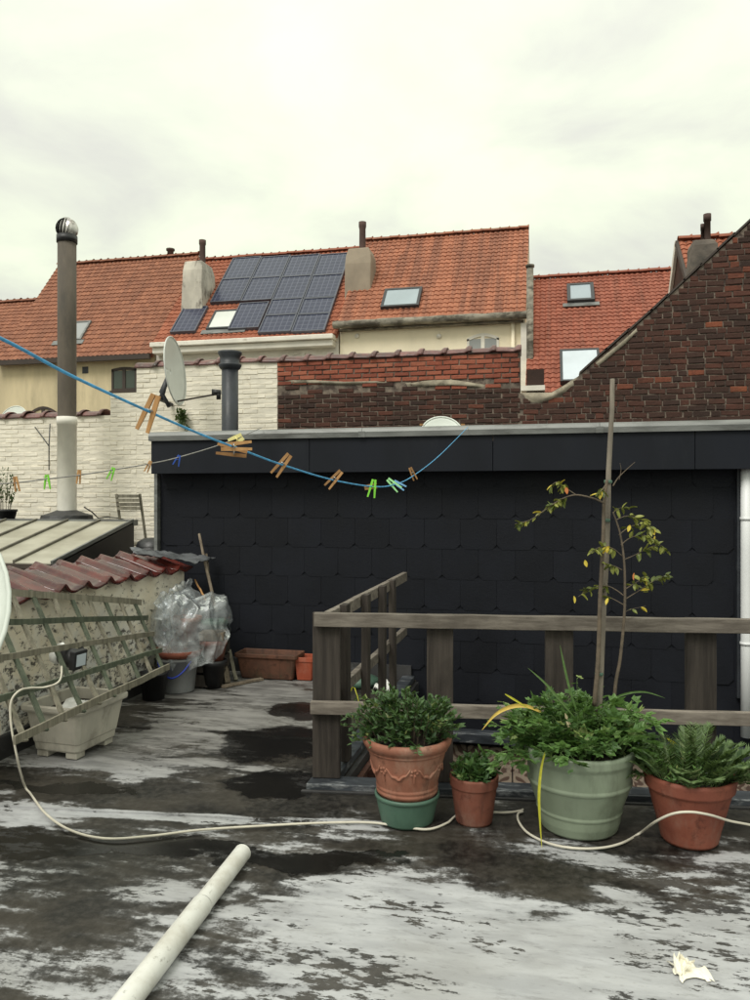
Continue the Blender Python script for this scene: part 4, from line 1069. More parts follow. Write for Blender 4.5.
# house 5, peeking over the gable
h5 = thing('orange_gable_house', (4, 17, -4), 'far house with a small orange roof corner peeking above the brick gable', 'house')
E0 = atY(678, 250, 17.5).x; zr5 = zat(680, 242, 17.5)
roof_core(E0, 8, 14.9, zr5 - 2.4, 17.5, zr5, 0, M['roof_b'], h5, M['brick_dark']); roof_tiles(E0, 8, 14.9, zr5 - 2.4, 17.5, zr5, M['roof_b'], h5); ridge(E0, 8, 17.5, zr5 + .05, M['roof_b'], h5)
m = MB(); m.bar((E0 - .03, 17.5, zr5 - .02), (E0 - .03, 19.9, zr5 - 2.3), .06, .18); m.build('verge_board', M['white_paint'], h5); m = MB(); m.bar((E0 - .03, 17.5, zr5 - .02), (E0 - .03, 14.9, zr5 - 2.42), .06, .12); m.build('verge_board', M['gutter_dark'], h5)
chimney(h5, 691, 718, 237, 268, 14.4, M['stone'], .5, [(703.5, 711, 214, M['pot_brown']), (700.5, 704, 224, M['pot_brown'])])

# ================================================================== THINGS ON THE ROOFS
# tall flue stack at left
fs_ = atY(67, 516, 9.25); fX, fY = fs_.x, 9.25
fz = lambda py: atY(67, py, fY).z
fr = .5 * 18.5 / FPX * (fY / ray(67, 400).y)
flue = thing('flue_stack', (fX, fY, fz(516)), 'tall brown flue pipe with white painted foot and round steel cowl', 'flue')
m = MB(); m.lathe([(fr, fz(519)), (fr, fz(425)), (fr * 1.07, fz(425)), (fr * 1.07, fz(417)), (fr * .9, fz(417))], (fX, fY, 0), 24); m.build('lower_pipe', M['flue_white'], flue)
m = MB(); m.lathe([(fr * .97, fz(420)), (fr * .98, fz(330)), (fr * .97, fz(243)), (fr * .8, fz(243))], (fX, fY, 0), 24); m.build('upper_pipe', M['flue_fibre'], flue)
m = MB(); m.lathe([(fr * 1.02, fz(243)), (fr * 1.08, fz(243)), (fr * 1.08, fz(236)), (fr * .7, fz(236))], (fX, fY, 0), 24); m.build('collar', M['black'], flue)
cz = fz(229); cr_ = fr * 1.15
cowl = MB(); cowl.lathe([(cr_ * .86 * math.sin(a), -cr_ * .86 * math.cos(a)) for a in [math.pi * i / 10 for i in range(11)]], (fX, fY, cz), 20); cw_o = cowl.build('cowl', M['black'], flue)
for i in range(18):
    th0 = 2 * math.pi * i / 18; m = MB()
    def vane(u, v, th0=th0):
        a_ = math.pi * (.12 + .76 * u); t_ = th0 + .30 * v + .35 * math.sin(a_) + .5 * u
        r_ = cr_ * (.90 + .12 * v)
        return (fX + r_ * math.sin(a_) * math.cos(t_), fY + r_ * math.sin(a_) * math.sin(t_), cz - r_ * math.cos(a_))
    m.grid(vane, 8, 2); m.build('vane', M['steel'], cw_o)
m = MB(); m.lathe([(.0, .0), (.05, .0), (.06, -.02)], (fX, fY, cz + cr_ * 1.0), 12); m.build('cap', M['steel'], cw_o)
m = MB(); n_ = 22
m.lathe([(fr * 2.5, 0), (fr * 2.4, .07), (fr * 1.7, .10), (fr * 1.15, .13), (fr * .98, .14)], (fX, fY, zt - .012), 18, wob=.10, smooth=False); m.build('base_flashing', M['bitumen'], flue)

# dark flue on the extension roof
c = atY(230, 428, 8.0); r_ = .5 * 16.5 / FPX * (8 / ray(230, 400).y); z0, z1 = 2.1, atY(230, 352, 8.0).z
fl2 = thing('roof_flue', (c.x, 8, z0), 'dark blue grey metal flue with flanged cap on the slate extension roof', 'flue')
m = MB(); m.lathe([(r_, z0), (r_, z1 - .06), (r_ * .8, z1 - .06)], (c.x, 8, 0), 24); m.build('pipe', M['dark_metal'], fl2)
k_ = r_
m = MB(); m.lathe([(k_, z1 - .20), (k_ * 1.18, z1 - .19), (k_ * 1.4, z1 - .155), (k_ * 1.40, z1 - .14), (k_ * 1.15, z1 - .13), (k_ * 1.22, z1 - .06), (k_ * 1.45, z1 - .02), (k_ * 1.45, z1), (0, z1 + .015)], (c.x, 8, 0), 24); m.build('cap', M['dark_metal'], fl2)
m = MB(); m.lathe([(k_ * 2, z0), (k_ * 1.3, z0 + .08), (k_, z0 + .1)], (c.x, 8, 0), 20); m.build('base_flashing', M['lead'], fl2)

def dish(name, c, nrm, rad, depth, mat, label, seg=36, squash=1.0):
    d = thing(name, c, label, 'satellite dish'); az = Vector(nrm).normalized(); ax = az.cross(UP).normalized(); ay = ax.cross(az)
    def pf(rad_, dep):
        return lambda u, v: Vector(c) + (ax * math.cos(2 * math.pi * u) * squash + ay * math.sin(2 * math.pi * u)) * (rad_ * v) + az * (dep * v * v - dep)
    m = MB(); m.grid(pf(rad, depth), seg, 8); o = m.build('reflector', mat, d); q = o.modifiers.new('thick', 'SOLIDIFY'); q.thickness = .012
    m = MB(); m.tube([Vector(c) + (ax * math.cos(2 * math.pi * i / 36) * squash + ay * math.sin(2 * math.pi * i / 36)) * rad for i in range(37)], .008, 6, caps=False); m.build('rim', mat, d)
    return d, ax, ay, az
# satellite dish in front of the whitewashed wall
dc = atY(175.5, 371, 9.3)
d1, ax, ay, az = dish('satellite_dish', dc, (RIGHT * .99 - FWD * .07 + UP * .10), .5 * 68 / FPX * (9.3 / ray(175, 371).y), .07, M['dish'], 'large pale satellite dish turned side-on before the whitewashed wall', squash=.92)
Rd = .44
bk = dc - az * .10
foot = atY(164, 404, 9.75)
m = MB(); m.tube([bk - ay * .05, bk - ay * .25 - az * .12, bk - ay * .46 - az * .03], .028, 8); m.tube([bk - ay * .10 - az * .03, bk - ay * .36 - az * .13], .03, 8); m.tube([bk - ay * .30 - az * .12, (foot.x, 9.6, foot.z + .05), (foot.x, BY - .02, foot.z + .02)], .024, 8); m.build('mount', M['frame_dark'], d1)
la, lb = dc - ay * .40 - az * .02, atY(217, 394, 9.15)
m = MB(); m.tube([la, lb], .012, 6); m.build('feed_arm', M['gutter_dark'], d1)
m = MB(); m.tube([lb - RIGHT * .06 + UP * .02, lb + RIGHT * .05 + UP * .02], [.045, .03], 10); m.tube([lb + RIGHT * .02 + UP * .05, lb + RIGHT * .02 - UP * .07], .03, 8); m.build('receiver', M['black'], d1)
# small dishes seen only by their tops
c = atY(13, 420, 10.6); d2, *_ = dish('satellite_dish', c, (-FWD * .9 + UP * .3 - RIGHT * .2), .24, .04, M['dish_near'], 'small white dish peeping over the low whitewashed wall at left')
m = MB(); m.tube([Vector(c) + FWD * .04, Vector(c) + FWD * .12, (c.x, 10.75, .0), (c.x, 10.75, -4)], .025, 8); m.build('mast', M['zinc'], d2)
c = atY(442, 434, 7.6); d3, *_ = dish('satellite_dish', c, (-FWD * .85 + UP * .5), .21, .05, M['dish_near'], 'white rounded dish top poking up behind the metal roof edge')
m = MB(); m.tube([Vector(c) + FWD * .06, (c.x, 7.8, 2.1)], .025, 8); m.build('mast', M['zinc'], d3)
for sx in (-1, 1):
    m = MB(); p = Vector(c) + RIGHT * (.205 * sx) + UP * .09 - FWD * .02; m.obox(p, (RIGHT, FWD, UP), (.018, .012, .009)); m.build('bracket', M['peg'], d3)
# near dish at the left edge of the deck
c = atD(-108, 612, 2.7); d4, ax, ay, az = dish('satellite_dish', c, (-FWD * .95 + RIGHT * .05 + UP * .25), .40, .06, M['dish_near'], 'near pale satellite dish cut off by the left edge of the picture')
m = MB(); m.tube([c - az * .09, c - az * .25 - UP * .05], .03, 10); m.build('mount', M['zinc'], d4)
m = MB(); pp = c - az * .25; m.tube([(pp.x, pp.y, .02), (pp.x, pp.y, pp.z + .06)], .03, 12); m.build('mast', M['zinc'], d4)
m = MB(); m.lathe([(.16, .013), (.16, .03), (.04, .035)], (pp.x, pp.y, 0), 20); m.build('foot', M['zinc'], d4)
m = MB(); m.tube([c - ay * .38, c - ay * .42 + az * .42], .012, 8); m.build('feed_arm', M['zinc'], d4)

# folding chair on the neighbour's roof
cp = [atY(119, 494, 9.4), atY(145, 494, 9.4)]
ch = thing('folding_chair', ((cp[0].x + cp[1].x) / 2, 9.5, .55), 'grey wooden slatted folding chair against the whitewashed wall', 'chair')
xl, xr = cp[0].x + .02, cp[1].x - .02; ztop = cp[0].z
for x in (xl, xr):
    m = MB(); m.bar((x, 9.30, ztop), (x - .02, 9.62, .56), .025, .03); m.build('leg', M['trellis'], ch)
    m = MB(); m.bar((x + (.03 if x == xl else -.03), 9.62, 1.02), (x + .03 * (1 if x == xl else -1), 9.12, .56), .025, .03); m.build('leg', M['trellis'], ch)
for i in range(4):
    z = ztop - .03 - i * .055
    m = MB(); m.bar((xl, 9.285 + i * .012, z), (xr, 9.285 + i * .012, z), .014, .042); m.build('back_slat', M['trellis'], ch)
for i in range(6):
    m = MB(); m.bar((xl, 9.12 + i * .07, 1.0 + i * .004), (xr, 9.12 + i * .07, 1.0 + i * .004), .055, .014); m.build('seat_slat', M['trellis'], ch)
# dark tub beside it
c = atY(152, 546, 8.6)
tb = thing('rain_barrel', (c.x, 8.6, .55), 'dark rounded barrel standing beside the extension corner', 'barrel')
m = MB(); m.lathe([(.20, .55), (.225, .75), (.22, 1.0), (.20, 1.03)], (c.x + .02, 8.6, 0), 20); m.build('body', M['black'], tb)
m = MB(); m.lathe([(.21, 1.03), (.19, 1.09), (.12, 1.13), (0, 1.14)], (c.x + .02, 8.6, 0), 20); m.build('lid', M['black'], tb)
# cable hanging from flue to chair
tag(MB().tube([atY(84, 507, 9.5), atY(92, 512, 9.6), atY(98, 518, 9.7), atY(108, 517, 9.75), atY(118, 518, 9.75), atY(128, 521, 9.75)], .009, 6).build('roof_cable', M['black']), 'thin black cable looping from flue foot towards the chair', 'cable')

# ------------------------------------------------------------------ parapet on the left with glazed tiles
PXF = -3.3
par = thing('parapet_wall', (PXF - .1, 4.6, 0), 'low peeling cream parapet wall along the left side of the deck', 'wall')
m = MB(); nu, nv = 60, 16
m.grid(lambda u, v: (PXF + .012 * mnoise.noise((u * 14, v * 4, 2)) + .006 * mnoise.noise((u * 50, v * 14, 5)), 1.5 + u * 5.05, .97 * v), nu, nv)
m.box(PXF - .26, PXF - .02, 1.5, 6.55, -4, .975)
m.add([(PXF - .02, 6.55, 0), (PXF, 6.55, 0), (PXF, 6.55, .97), (PXF - .02, 6.55, .97)], [(0, 1, 2, 3), (3, 2, 1, 0)])
m.build('rendered_face', M['parapet'], par)
m = MB(); m.box(PXF - .005, PXF + .028, 1.5, 6.55, .002, .15); m.build('base_flashing', M['bitumen'], par, bevel=.006)
gt = MB()
def gtf(u, v):       # u down the slope (towards +X), v along Y
    a_ = v
    wave = .050 * math.exp(-((a_ - .26) / .15) ** 2) + .010 * math.cos(a_ * 6.28) + .03 * max(0, a_ - .8)
    return (.24 - u * .50 if False else -.24 + u * .44, (v - .5) * .31, .085 - u * .125 + wave + (.012 if u > .93 else 0) - .02 * u * u)
gt.grid(gtf, 8, 18)
g0 = gt.build('parapet_tile', M['glazed'], par, origin=(0, 0, 0)); g_mesh = g0.data
q = g0.modifiers.new('thick', 'SOLIDIFY'); q.thickness = .016; q.offset = -1
y = 6.42; first = True
while y > 1.6:
    o_ = (PXF - .12, y, 1.02)
    if first: o = g0; place(o, o_, par); first = False
    else:
        o = inst('parapet_tile', g_mesh, o_, par); q = o.modifiers.new('thick', 'SOLIDIFY'); q.thickness = .016; q.offset = -1
    o.rotation_euler = (R(random.uniform(-2, 2)), R(random.uniform(-2.5, 2.5)), R(random.uniform(-3, 3)))
    y -= .282
# bent lead sheet at the far end of the tiles
ls = MB()
la, lb, lc, ld = atX(150, 556, -3.42), atX(158, 546, -3.5), atY(195, 566, 6.62), atY(186, 572, 6.5)
def lsf(u, v):
    p = (Vector((-3.62, 6.15, 1.17)).lerp(Vector((-3.05, 6.70, 1.06)), u)).lerp(Vector((-3.50, 6.02, 1.15)).lerp(Vector((-3.10, 6.42, 1.03)), u), v)
    p.z += .035 * mnoise.noise((u * 5, v * 4, 3)) + .02 * mnoise.noise((u * 12, v * 9, 1)); return p
ls.grid(lsf, 20, 14); o = tag(ls.build('lead_sheet', M['lead']), 'crumpled grey flashing sheet over the far end of the red tiles', 'flashing')
q = o.modifiers.new('thick', 'SOLIDIFY'); q.thickness = .004

# ------------------------------------------------------------------ wooden railing round the stairwell
RY = 4.08
rl = thing('wooden_railing', (-1.2, RY, 0), 'weathered grey wooden railing around the stairwell', 'railing')
ZT = 0.975
corner = [atY(312, 612, RY), atY(308, 700, RY)]
RXL = -1.27
def ry(x): return RY + SK * (x - WX0) + .012
m = MB(); m.bar((RXL, ry(RXL), ZT - .035), (1.7, ry(1.7), ZT - .035), .045, .075, nseg=14, jit=.0015); m.build('top_rail', M['rail'], rl, bevel=.004)
m = MB(); m.bar((RXL - .02, ry(RXL) - .005, .455), (1.7, ry(1.7) - .005, .455), .04, .07, nseg=14, jit=.0015); m.build('middle_rail', M['rail'], rl, bevel=.004)
for i, (p0, p1) in enumerate(((313.5, 340), (427, 453), (545, 573), (685, 716))):
    yy = RY + .05
    for _ in range(4):
        xa_, xb_ = atY(p0, 660, yy).x, atY(p1, 660, yy).x; yy = ry((xa_ + xb_) / 2) + .046
    m = MB(); m.bar(((xa_ + xb_) / 2, yy, .054), ((xa_ + xb_) / 2, yy, ZT - .002), xb_ - xa_, .042, up=(-SK, 1, 0), nseg=6, jit=.001); m.build('post', M['post'], rl, bevel=.004)
SX = -1.22
m = MB(); m.bar((SX, RY + .07, ZT - .04), (SX + .01, 6.48, ZT - .03), .04, .075, nseg=10, jit=.002); m.build('side_top_rail', M['rail'], rl, bevel=.004)
m = MB(); m.bar((SX, RY + .07, .47), (SX + .01, 6.48, .48), .04, .07, nseg=10, jit=.002); m.build('side_middle_rail', M['rail'], rl, bevel=.004)
for px in (345.5, 365, 381.5, 392.5):
    p = atX(px, 600, SX + .04)
    m = MB(); m.bar((SX + .045, p.y, .062), (SX + .045 + random.uniform(-.01, .01), p.y, ZT + .01), .045, .085, up=(0, 1, 0)); m.build('side_post', M['post'], rl, bevel=.004)

# ------------------------------------------------------------------ pots and plants
def leaf(m, b, d, side, L, Wd, tint, fold=.25):
    up = d.cross(side).normalized()
    mid = b + d * (L * .5) - up * (Wd * fold)
    m.add([b, b + d * (L * .42) + side * (Wd / 2), b + d * L - up * (L * .12), b + d * (L * .42) - side * (Wd / 2), mid], [(0, 1, 4), (1, 2, 4), (2, 3, 4), (3, 0, 4)], tint)
def rv(): return Vector((random.gauss(0, 1), random.gauss(0, 1), random.gauss(0, 1))).normalized()
def bush(parent, c, rx_, ry_, H, nst, lps, L, Wd, mat, stem_mat=None, droop=.35, trip=False, r0=.5, feather=False, Hvar=.4, lean=(0, 0)):
    m = MB(); s = MB(); c = Vector(c)
    for i in range(nst):
        th_ = random.uniform(0, 2 * math.pi); q_ = math.sqrt(random.random())
        b = c + Vector((math.cos(th_) * rx_ * r0 * q_, math.sin(th_) * ry_ * r0 * q_, 0))
        out = Vector((math.cos(th_) * rx_ + lean[0], math.sin(th_) * ry_ + lean[1], 0)) * (q_ * random.uniform(.7, 1.1))
        hh = H * (1 - Hvar * q_ * q_) * random.uniform(.5, 1.18)
        tip = c + out + Vector((0, 0, hh - droop * H * q_ * random.random()))
        ctrl = (b + tip) / 2 + Vector((0, 0, hh * .35))
        P_ = lambda t_: b * (1 - t_) ** 2 + ctrl * (2 * t_ * (1 - t_)) + tip * t_ ** 2
        s.tube([P_(k / 5) for k in range(6)], [.0028, .0026, .0024, .002, .0016, .001], 3, caps=False)
        base_t = random.betavariate(2, 2) * .9
        for k in range(lps):
            t_ = (.22 if not feather else .12) + (.78 if not feather else .88) * (k + random.random()) / lps
            p = P_(min(t_, 1)); d0 = (P_(min(t_ + .05, 1.05)) - p).normalized()
            sg = 1 if k % 2 else -1
            sd = d0.cross(UP); sd = sd.normalized() if sd.length > 1e-3 else Vector((1, 0, 0))
            if feather:
                d = (d0 * .55 + sd * sg + rv() * .12 + UP * .1).normalized(); sc = math.sin(math.pi * min(1, .15 + t_ * .85)) * .9 + .25
            else:
                d = (d0 * .5 + sd * sg * random.uniform(.2, 1) + rv() * .55 + UP * .15).normalized(); sc = random.choice((random.uniform(.4, .9), random.uniform(.7, 1.45)))
            side = d.cross(UP + rv() * .5); side = side.normalized() if side.length > 1e-3 else sd
            tint = min(1, max(0, base_t + random.uniform(-.25, .25)))
            if random.random() < .02: tint = 1.0
            if trip:
                pet = p + d * (L * .5)
                s.tube([p, pet], .0012, 3, caps=False)
                for a_ in (-.9, 0, .9):
                    dd = (d * math.cos(a_) + side * math.sin(a_)).normalized(); leaf(m, pet, dd, dd.cross(d.cross(side)).normalized(), L * sc * (.85 if a_ else 1), Wd * sc, tint)
            else: leaf(m, p, d, side, L * sc, Wd * sc, tint)
    f = tag(m.build('foliage', mat, parent), kind='stuff')
    tag(s.build('stems', stem_mat or M['stem'], parent), kind='stuff')
    return f
def pot(parent, c, prof, mat, name='pot', seg=48):
    pr_ = [prof[0]]                                     # holding loops keep the bands crisp
    for (r0_, z0_), (r1_, z1_) in zip(prof, prof[1:]):
        L_ = math.hypot(r1_ - r0_, z1_ - z0_)
        if L_ > .03:
            for q_ in (.004 / L_, .5, 1 - .004 / L_): pr_.append((r0_ + (r1_ - r0_) * q_, z0_ + (z1_ - z0_) * q_))
        pr_.append((r1_, z1_))
    m = MB(); m.lathe(pr_, c, seg); return m.build(name, mat, parent)
def blade(name, pts, wd, mat, parent=None):
    pts = [Vector(p) for p in pts]; m = MB(); n = len(pts); vs = []; fs = []
    for i, p in enumerate(pts):
        d = (pts[min(i + 1, n - 1)] - pts[max(i - 1, 0)]).normalized(); sd = d.cross(FWD)
        sd = sd.normalized() if sd.length > 1e-3 else RIGHT
        w_ = wd * (math.sin(math.pi * (.12 + .86 * i / (n - 1)))) / 2
        vs += [p - sd * w_ , p + FWD * (w_ * .5), p + sd * w_]
    for i in range(n - 1):
        for j in range(2): k = i * 3 + j; fs.append((k, k + 1, k + 4, k + 3))
    m.add(vs, fs, .5, True); o = m.build(name, mat, parent); return o
def curve(ps, n=14):
    """smooth curve through points (Catmull-Rom)"""
    ps = [Vector(p) for p in ps]; out = []
    for i in range(len(ps) - 1):
        p0, p1, p2, p3 = ps[max(i - 1, 0)], ps[i], ps[i + 1], ps[min(i + 2, len(ps) - 1)]
        for k in range(n):
            t_ = k / n
            out.append(.5 * ((2 * p1) + (-p0 + p2) * t_ + (2 * p0 - 5 * p1 + 4 * p2 - p3) * t_ ** 2 + (-p0 + 3 * p1 - 3 * p2 + p3) * t_ ** 3))
    out.append(ps[-1]); return out
DZ = .012                                                   # top of the roofing sheets
# green pot under the decorated terracotta pot
gp = atZ(408, 829, DZ); d_ = FWD.dot(gp - CAM); gR = .5 * 54 / FPX * d_
gc = gp + Vector((FWD.x, FWD.y, 0)) * gR * .8
gpt = thing('green_pot', gc, 'green plastic pot holding up the decorated terracotta pot', 'pot')
gH = .145; gRt = .5 * 64 / FPX * (d_ + .15)
pot(gpt, gc, [(0, 0), (gR * .93, 0), (gR, .01), (gRt * .97, gH - .02), (gRt * 1.0, gH - .018), (gRt, gH), (gRt * .93, gH), (gRt * .9, gH - .03), (0, gH - .03)], M['teal'])
tcn = gc + UP * (gH - .004)
tp = thing('potted_shrub', tcn, 'bushy dark green shrub in decorated terracotta pot stacked on a green pot', 'potted plant')
rb, rt_ = gRt * .90, .222
tH = .285
po = pot(tp, tcn, [(0, 0), (rb, 0), (rb, .010), (rb + .008, .014), (rb + .008, .026), (rb + .003, .03), (rb + .008, .036), (rb + .010, .046), (rb + .006, .05), (rt_ - .030, tH - .072), (rt_ - .026, tH - .068), (rt_ - .020, tH - .062), (rt_ - .026, tH - .055), (rt_ - .014, tH - .05), (rt_ - .002, tH - .03), (rt_, tH - .015), (rt_ - .006, tH - .002), (rt_ - .016, tH), (rt_ - .03, tH - .006), (rt_ - .04, tH - .05), (0, tH - .05)], M['terra'])
# relief swags and flowers on the pot
def onpot(th_, zz, off=0.0):
    f_ = (zz - .05) / (tH - .072 - .05); rr = (rb + .006) + (rt_ - .030 - rb - .006) * f_ + off
    return tcn + Vector((math.cos(th_) * rr, math.sin(th_) * rr, zz))
for i in range(7):
    t0_ = 2 * math.pi * i / 7 - .3; wd = 2 * math.pi / 7
    m = MB(); m.tube([onpot(t0_ + wd * .12 + wd * .76 * u, .165 - .045 * math.sin(math.pi * u) + .006 * math.sin(u * 20), .002) for u in [k / 12 for k in range(13)]], [.003 + .006 * math.sin(math.pi * k / 12) for k in range(13)], 6); m.build('relief_swag', M['terra'], po)
    m = MB()
    for a_ in range(5): m.lathe([(.010, -.003), (.007, .004), (0, .006)], onpot(t0_, .15 + .014 * math.sin(a_ * 1.257), 0) + Vector((-math.sin(t0_), math.cos(t0_), 0)) * (.014 * math.cos(a_ * 1.257)), 6, axis=(math.cos(t0_), math.sin(t0_), 0))
    m.bar(onpot(t0_, .135, .003), onpot(t0_, .10, .003), .008, .006); m.build('relief_flower', M['terra'], po)
m = MB(); m.lathe([(0, 0.012), (rt_ - .05, 0), (rt_ - .038, -.004)], tcn + UP * (tH - .025), 24); m.build('soil', M['soil'], tp)
bush(tp, tcn + UP * (tH - .03), .31, .25, .25, 190, 19, .033, .021, M['leaf_shrub'], M['bark'], droop=.55, r0=.5, Hvar=.35, lean=(-.02, -.02))
# small terracotta pot
sc_ = atZ(476, 828, DZ); d_ = FWD.dot(sc_ - CAM); sR = .5 * 37 / FPX * d_; sRt = .5 * 50 / FPX * d_; sc_ = sc_ + FWD * sR * .85
sp_ = thing('potted_plant', sc_, 'low leafy plant in the smallest plain terracotta pot', 'potted plant')
sH = .235
pot(sp_, sc_, [(0, 0), (sR * .92, 0), (sR, .012), (sRt * .93, sH - .055), (sRt * .98, sH - .05), (sRt * 1.0, sH - .008), (sRt * .98, sH), (sRt * .90, sH), (sRt * .86, sH - .035), (0, sH - .035)], M['terra_small'])
m = MB(); m.lathe([(0, .01), (sRt * .87, 0)], sc_ + UP * (sH - .03), 20); m.build('soil', M['soil'], sp_)
bush(sp_, sc_ + UP * (sH - .03), .145, .13, .115, 70, 9, .036, .022, M['leaf_small'], droop=.4, r0=.6)
# big sage green pot
bg = atZ(589, 842, DZ); d_ = FWD.dot(bg - CAM); bR = .5 * 84 / FPX * d_; bRt = .5 * 106 / FPX * (d_ + .2); bc = bg + FWD * bR * .9
bp = thing('sage_green_planter', bc, 'large pale sage green round pot full of leafy celery like herbs', 'potted plant')
bH = .40
pot(bp, bc, [(0, 0), (bR * .86, 0), (bR * .93, .012), (bR * .99, .05), (bR * 1.02, .09), (bR * 1.045, .095), (bR * 1.05, .105), (bR * 1.035, .11), (bRt * .93, .225), (bRt * .952, .23), (bRt * .957, .243), (bRt * .94, .248), (bRt * .965, .335), (bRt * .985, .345), (bRt * 1.005, .355), (bRt * 1.01, .385), (bRt * 1.0, .398), (bRt * .95, .40), (bRt * .93, .375), (bRt * .90, .33), (0, .33)], M['sage'], seg=64)
m = MB(); m.lathe([(0, .02), (bRt * .6, .012), (bRt * .915, 0)], bc + UP * .352, 30, wob=.02); m.build('soil', M['soil'], bp)
bush(bp, bc + UP * .35, .45, .32, .28, 125, 8, .052, .034, M['leaf_celery'], droop=.75, trip=True, r0=.5, Hvar=.3, lean=(.02, -.04))
bush(bp, bc + UP * .35, .40, .28, .33, 40, 6, .036, .022, M['leaf_celery'], droop=.5, trip=True, r0=.5, Hvar=.3)
def bpnt(px, py, k_=0.0): return atD(px, py, d_ + .25 + k_)
for nm, pp, wd, mt in (('yellow_blade', [(541, 712), (526, 706), (510, 707), (495, 715), (482, 730)], .020, 'blade_yellow'),
                       ('yellow_blade', [(545, 752), (541, 770), (539, 795), (540, 822), (542, 850)], .013, 'blade_lime'),
                       ('grass_blade', [(575, 718), (560, 700), (545, 683), (528, 668)], .012, 'blade_green'),
                       ('grass_blade', [(578, 715), (570, 690), (564, 665), (560, 645)], .012, 'blade_green'),
                       ('straw_blade', [(572, 735), (568, 722), (565, 713)], .018, 'blade_straw'),
                       ('grass_blade', [(585, 716), (605, 703), (625, 694), (645, 692), (665, 698)], .011, 'blade_green'),
                       ('yellow_blade', [(667, 738), (676, 745), (684, 753)], .014, 'blade_lime'),
                       ('straw_blade', [(505, 694), (515, 700), (528, 708)], .010, 'blade_lime')):
    k_ = -.30 if pp[0] == (545, 752) else -.12
    blade(nm, curve([bpnt(x, y, k_) for x, y in pp], 6), wd, M[mt], bp)
# right terracotta pot
rc = atZ(699, 850, DZ); d_ = FWD.dot(rc - CAM); rR = .5 * 56 / FPX * d_; rRt = .5 * 87 / FPX * (d_ + .15); rc = rc + FWD * rR * .85
rp = thing('potted_fern', rc, 'feathery green plant in plain red terracotta pot at right', 'potted plant')
rH = .315
pot(rp, rc, [(0, 0), (rR * .92, 0), (rR, .012), (rR * 1.08, .06), (rRt * .90, rH - .075), (rRt * .93, rH - .068), (rRt * .97, rH - .06), (rRt * 1.0, rH - .015), (rRt * .985, rH), (rRt * .92, rH), (rRt * .88, rH - .04), (0, rH - .04)], M['terra_red'])
m = MB(); m.lathe([(0, .012), (rRt * .89, 0)], rc + UP * (rH - .035), 24); m.build('soil', M['soil'], rp)
bush(rp, rc + UP * (rH - .035), .38, .28, .24, 72, 40, .058, .012, M['leaf_fern'], droop=.5, feather=True, r0=.5, Hvar=.3, lean=(.0, -.03))
bush(rp, rc + UP * (rH - .035), .22, .2, .13, 60, 10, .030, .014, M['leaf_celery'], droop=.4, r0=.7)

# stake and sapling in the sage pot
s0_, s1_ = atD(597, 716, d_ + .30), atD(613, 379, d_ + .42)
stk = thing('plant_stake', bc + UP * .34, 'tall thin grey wooden stake standing in the sage green pot', 'stake')
m = MB(); b0 = Vector((s0_.x, s0_.y, .30)); pts = [b0.lerp(s1_, u) + rv() * .003 for u in [k / 12 for k in range(13)]]
m.tube(pts, [.0185 - .0065 * k / 12 for k in range(13)], 8); m.build('cane', M['bark_grey'], stk)
for py in (675, 523, 484):
    u = (716 - py) / (716 - 379); p = s0_.lerp(s1_, u)
    m = MB(); m.lathe([(.019, -.008), (.021, -.004), (.021, .004), (.019, .008)], p, 10, axis=(s1_ - s0_)); m.build('tie', M['teal'], stk)
sap = thing('young_fruit_tree', bc + UP * .34 + RIGHT * .08, 'thin young tree with sparse yellowing leaves tied to the stake', 'tree')
ds = d_ + .30
def S(px, py, k_=0.0): return atD(px, py, ds + k_)
tk = MB()
main = curve([Vector((S(611, 706).x, S(611, 706).y, .33)), S(615, 690), S(620, 660), S(624, 620), S(625, 590), S(624, 560), S(620, 533, .03), S(613, 512, .05)], 6)
tk.tube(main, [.0095 - .0055 * i / (len(main) - 1) for i in range(len(main))], 7)
main2 = curve([S(594, 706, -.03), S(598, 660, -.02), S(600, 600, -.01), S(603, 540, 0), S(604, 505, .02), S(607, 480, .03)], 6)
tk.tube(main2, [.012 - .004 * i / (len(main2) - 1) for i in range(len(main2))], 7)
tk.build('trunk', M['bark'], sap)
br_ = [([(604, 503), (592, 498), (575, 495), (560, 500), (545, 510), (530, 520), (515, 524)], .005, [(566, 494)], 0),
       ([(576, 495), (566, 488), (557, 482), (550, 487)], .003, [], .02),
       ([(613, 486), (618, 478), (626, 470), (635, 462)], .004, [], .0),
       ([(619, 480), (621, 470), (620, 463)], .002, [], .0),
       ([(605, 486), (602, 490), (598, 494)], .004, [], -.05),
       ([(624, 590), (632, 585), (640, 580), (646, 576)], .0035, [], -.02),
       ([(624, 596), (616, 590), (606, 586), (590, 589), (578, 597)], .0035, [], .05),
       ([(622, 570), (614, 566), (606, 565)], .003, [], -.03),
       ([(624, 605), (615, 600), (607, 596)], .003, [], .02),
       ([(623, 560), (635, 555), (648, 548), (660, 545), (668, 552)], .003, [], .04),
       ([(621, 545), (630, 538), (643, 535), (655, 540)], .003, [], -.05),
       ([(619, 535), (628, 528), (640, 524), (655, 530)], .003, [], .06),
       ([(616, 520), (628, 516), (644, 521), (652, 530)], .003, [], -.03),
       ([(613, 513), (620, 508), (630, 508)], .002, [], .03),
       ([(624, 600), (640, 590), (652, 582), (668, 574)], .003, [], .03),
       ([(622, 556), (612, 548), (600, 547), (590, 553)], .003, [], -.04),
       ([(625, 612), (632, 609), (646, 606)], .002, [], .0),
       ([(625, 620), (630, 618), (636, 617)], .0015, [], .0)]
m = MB(); tips = []
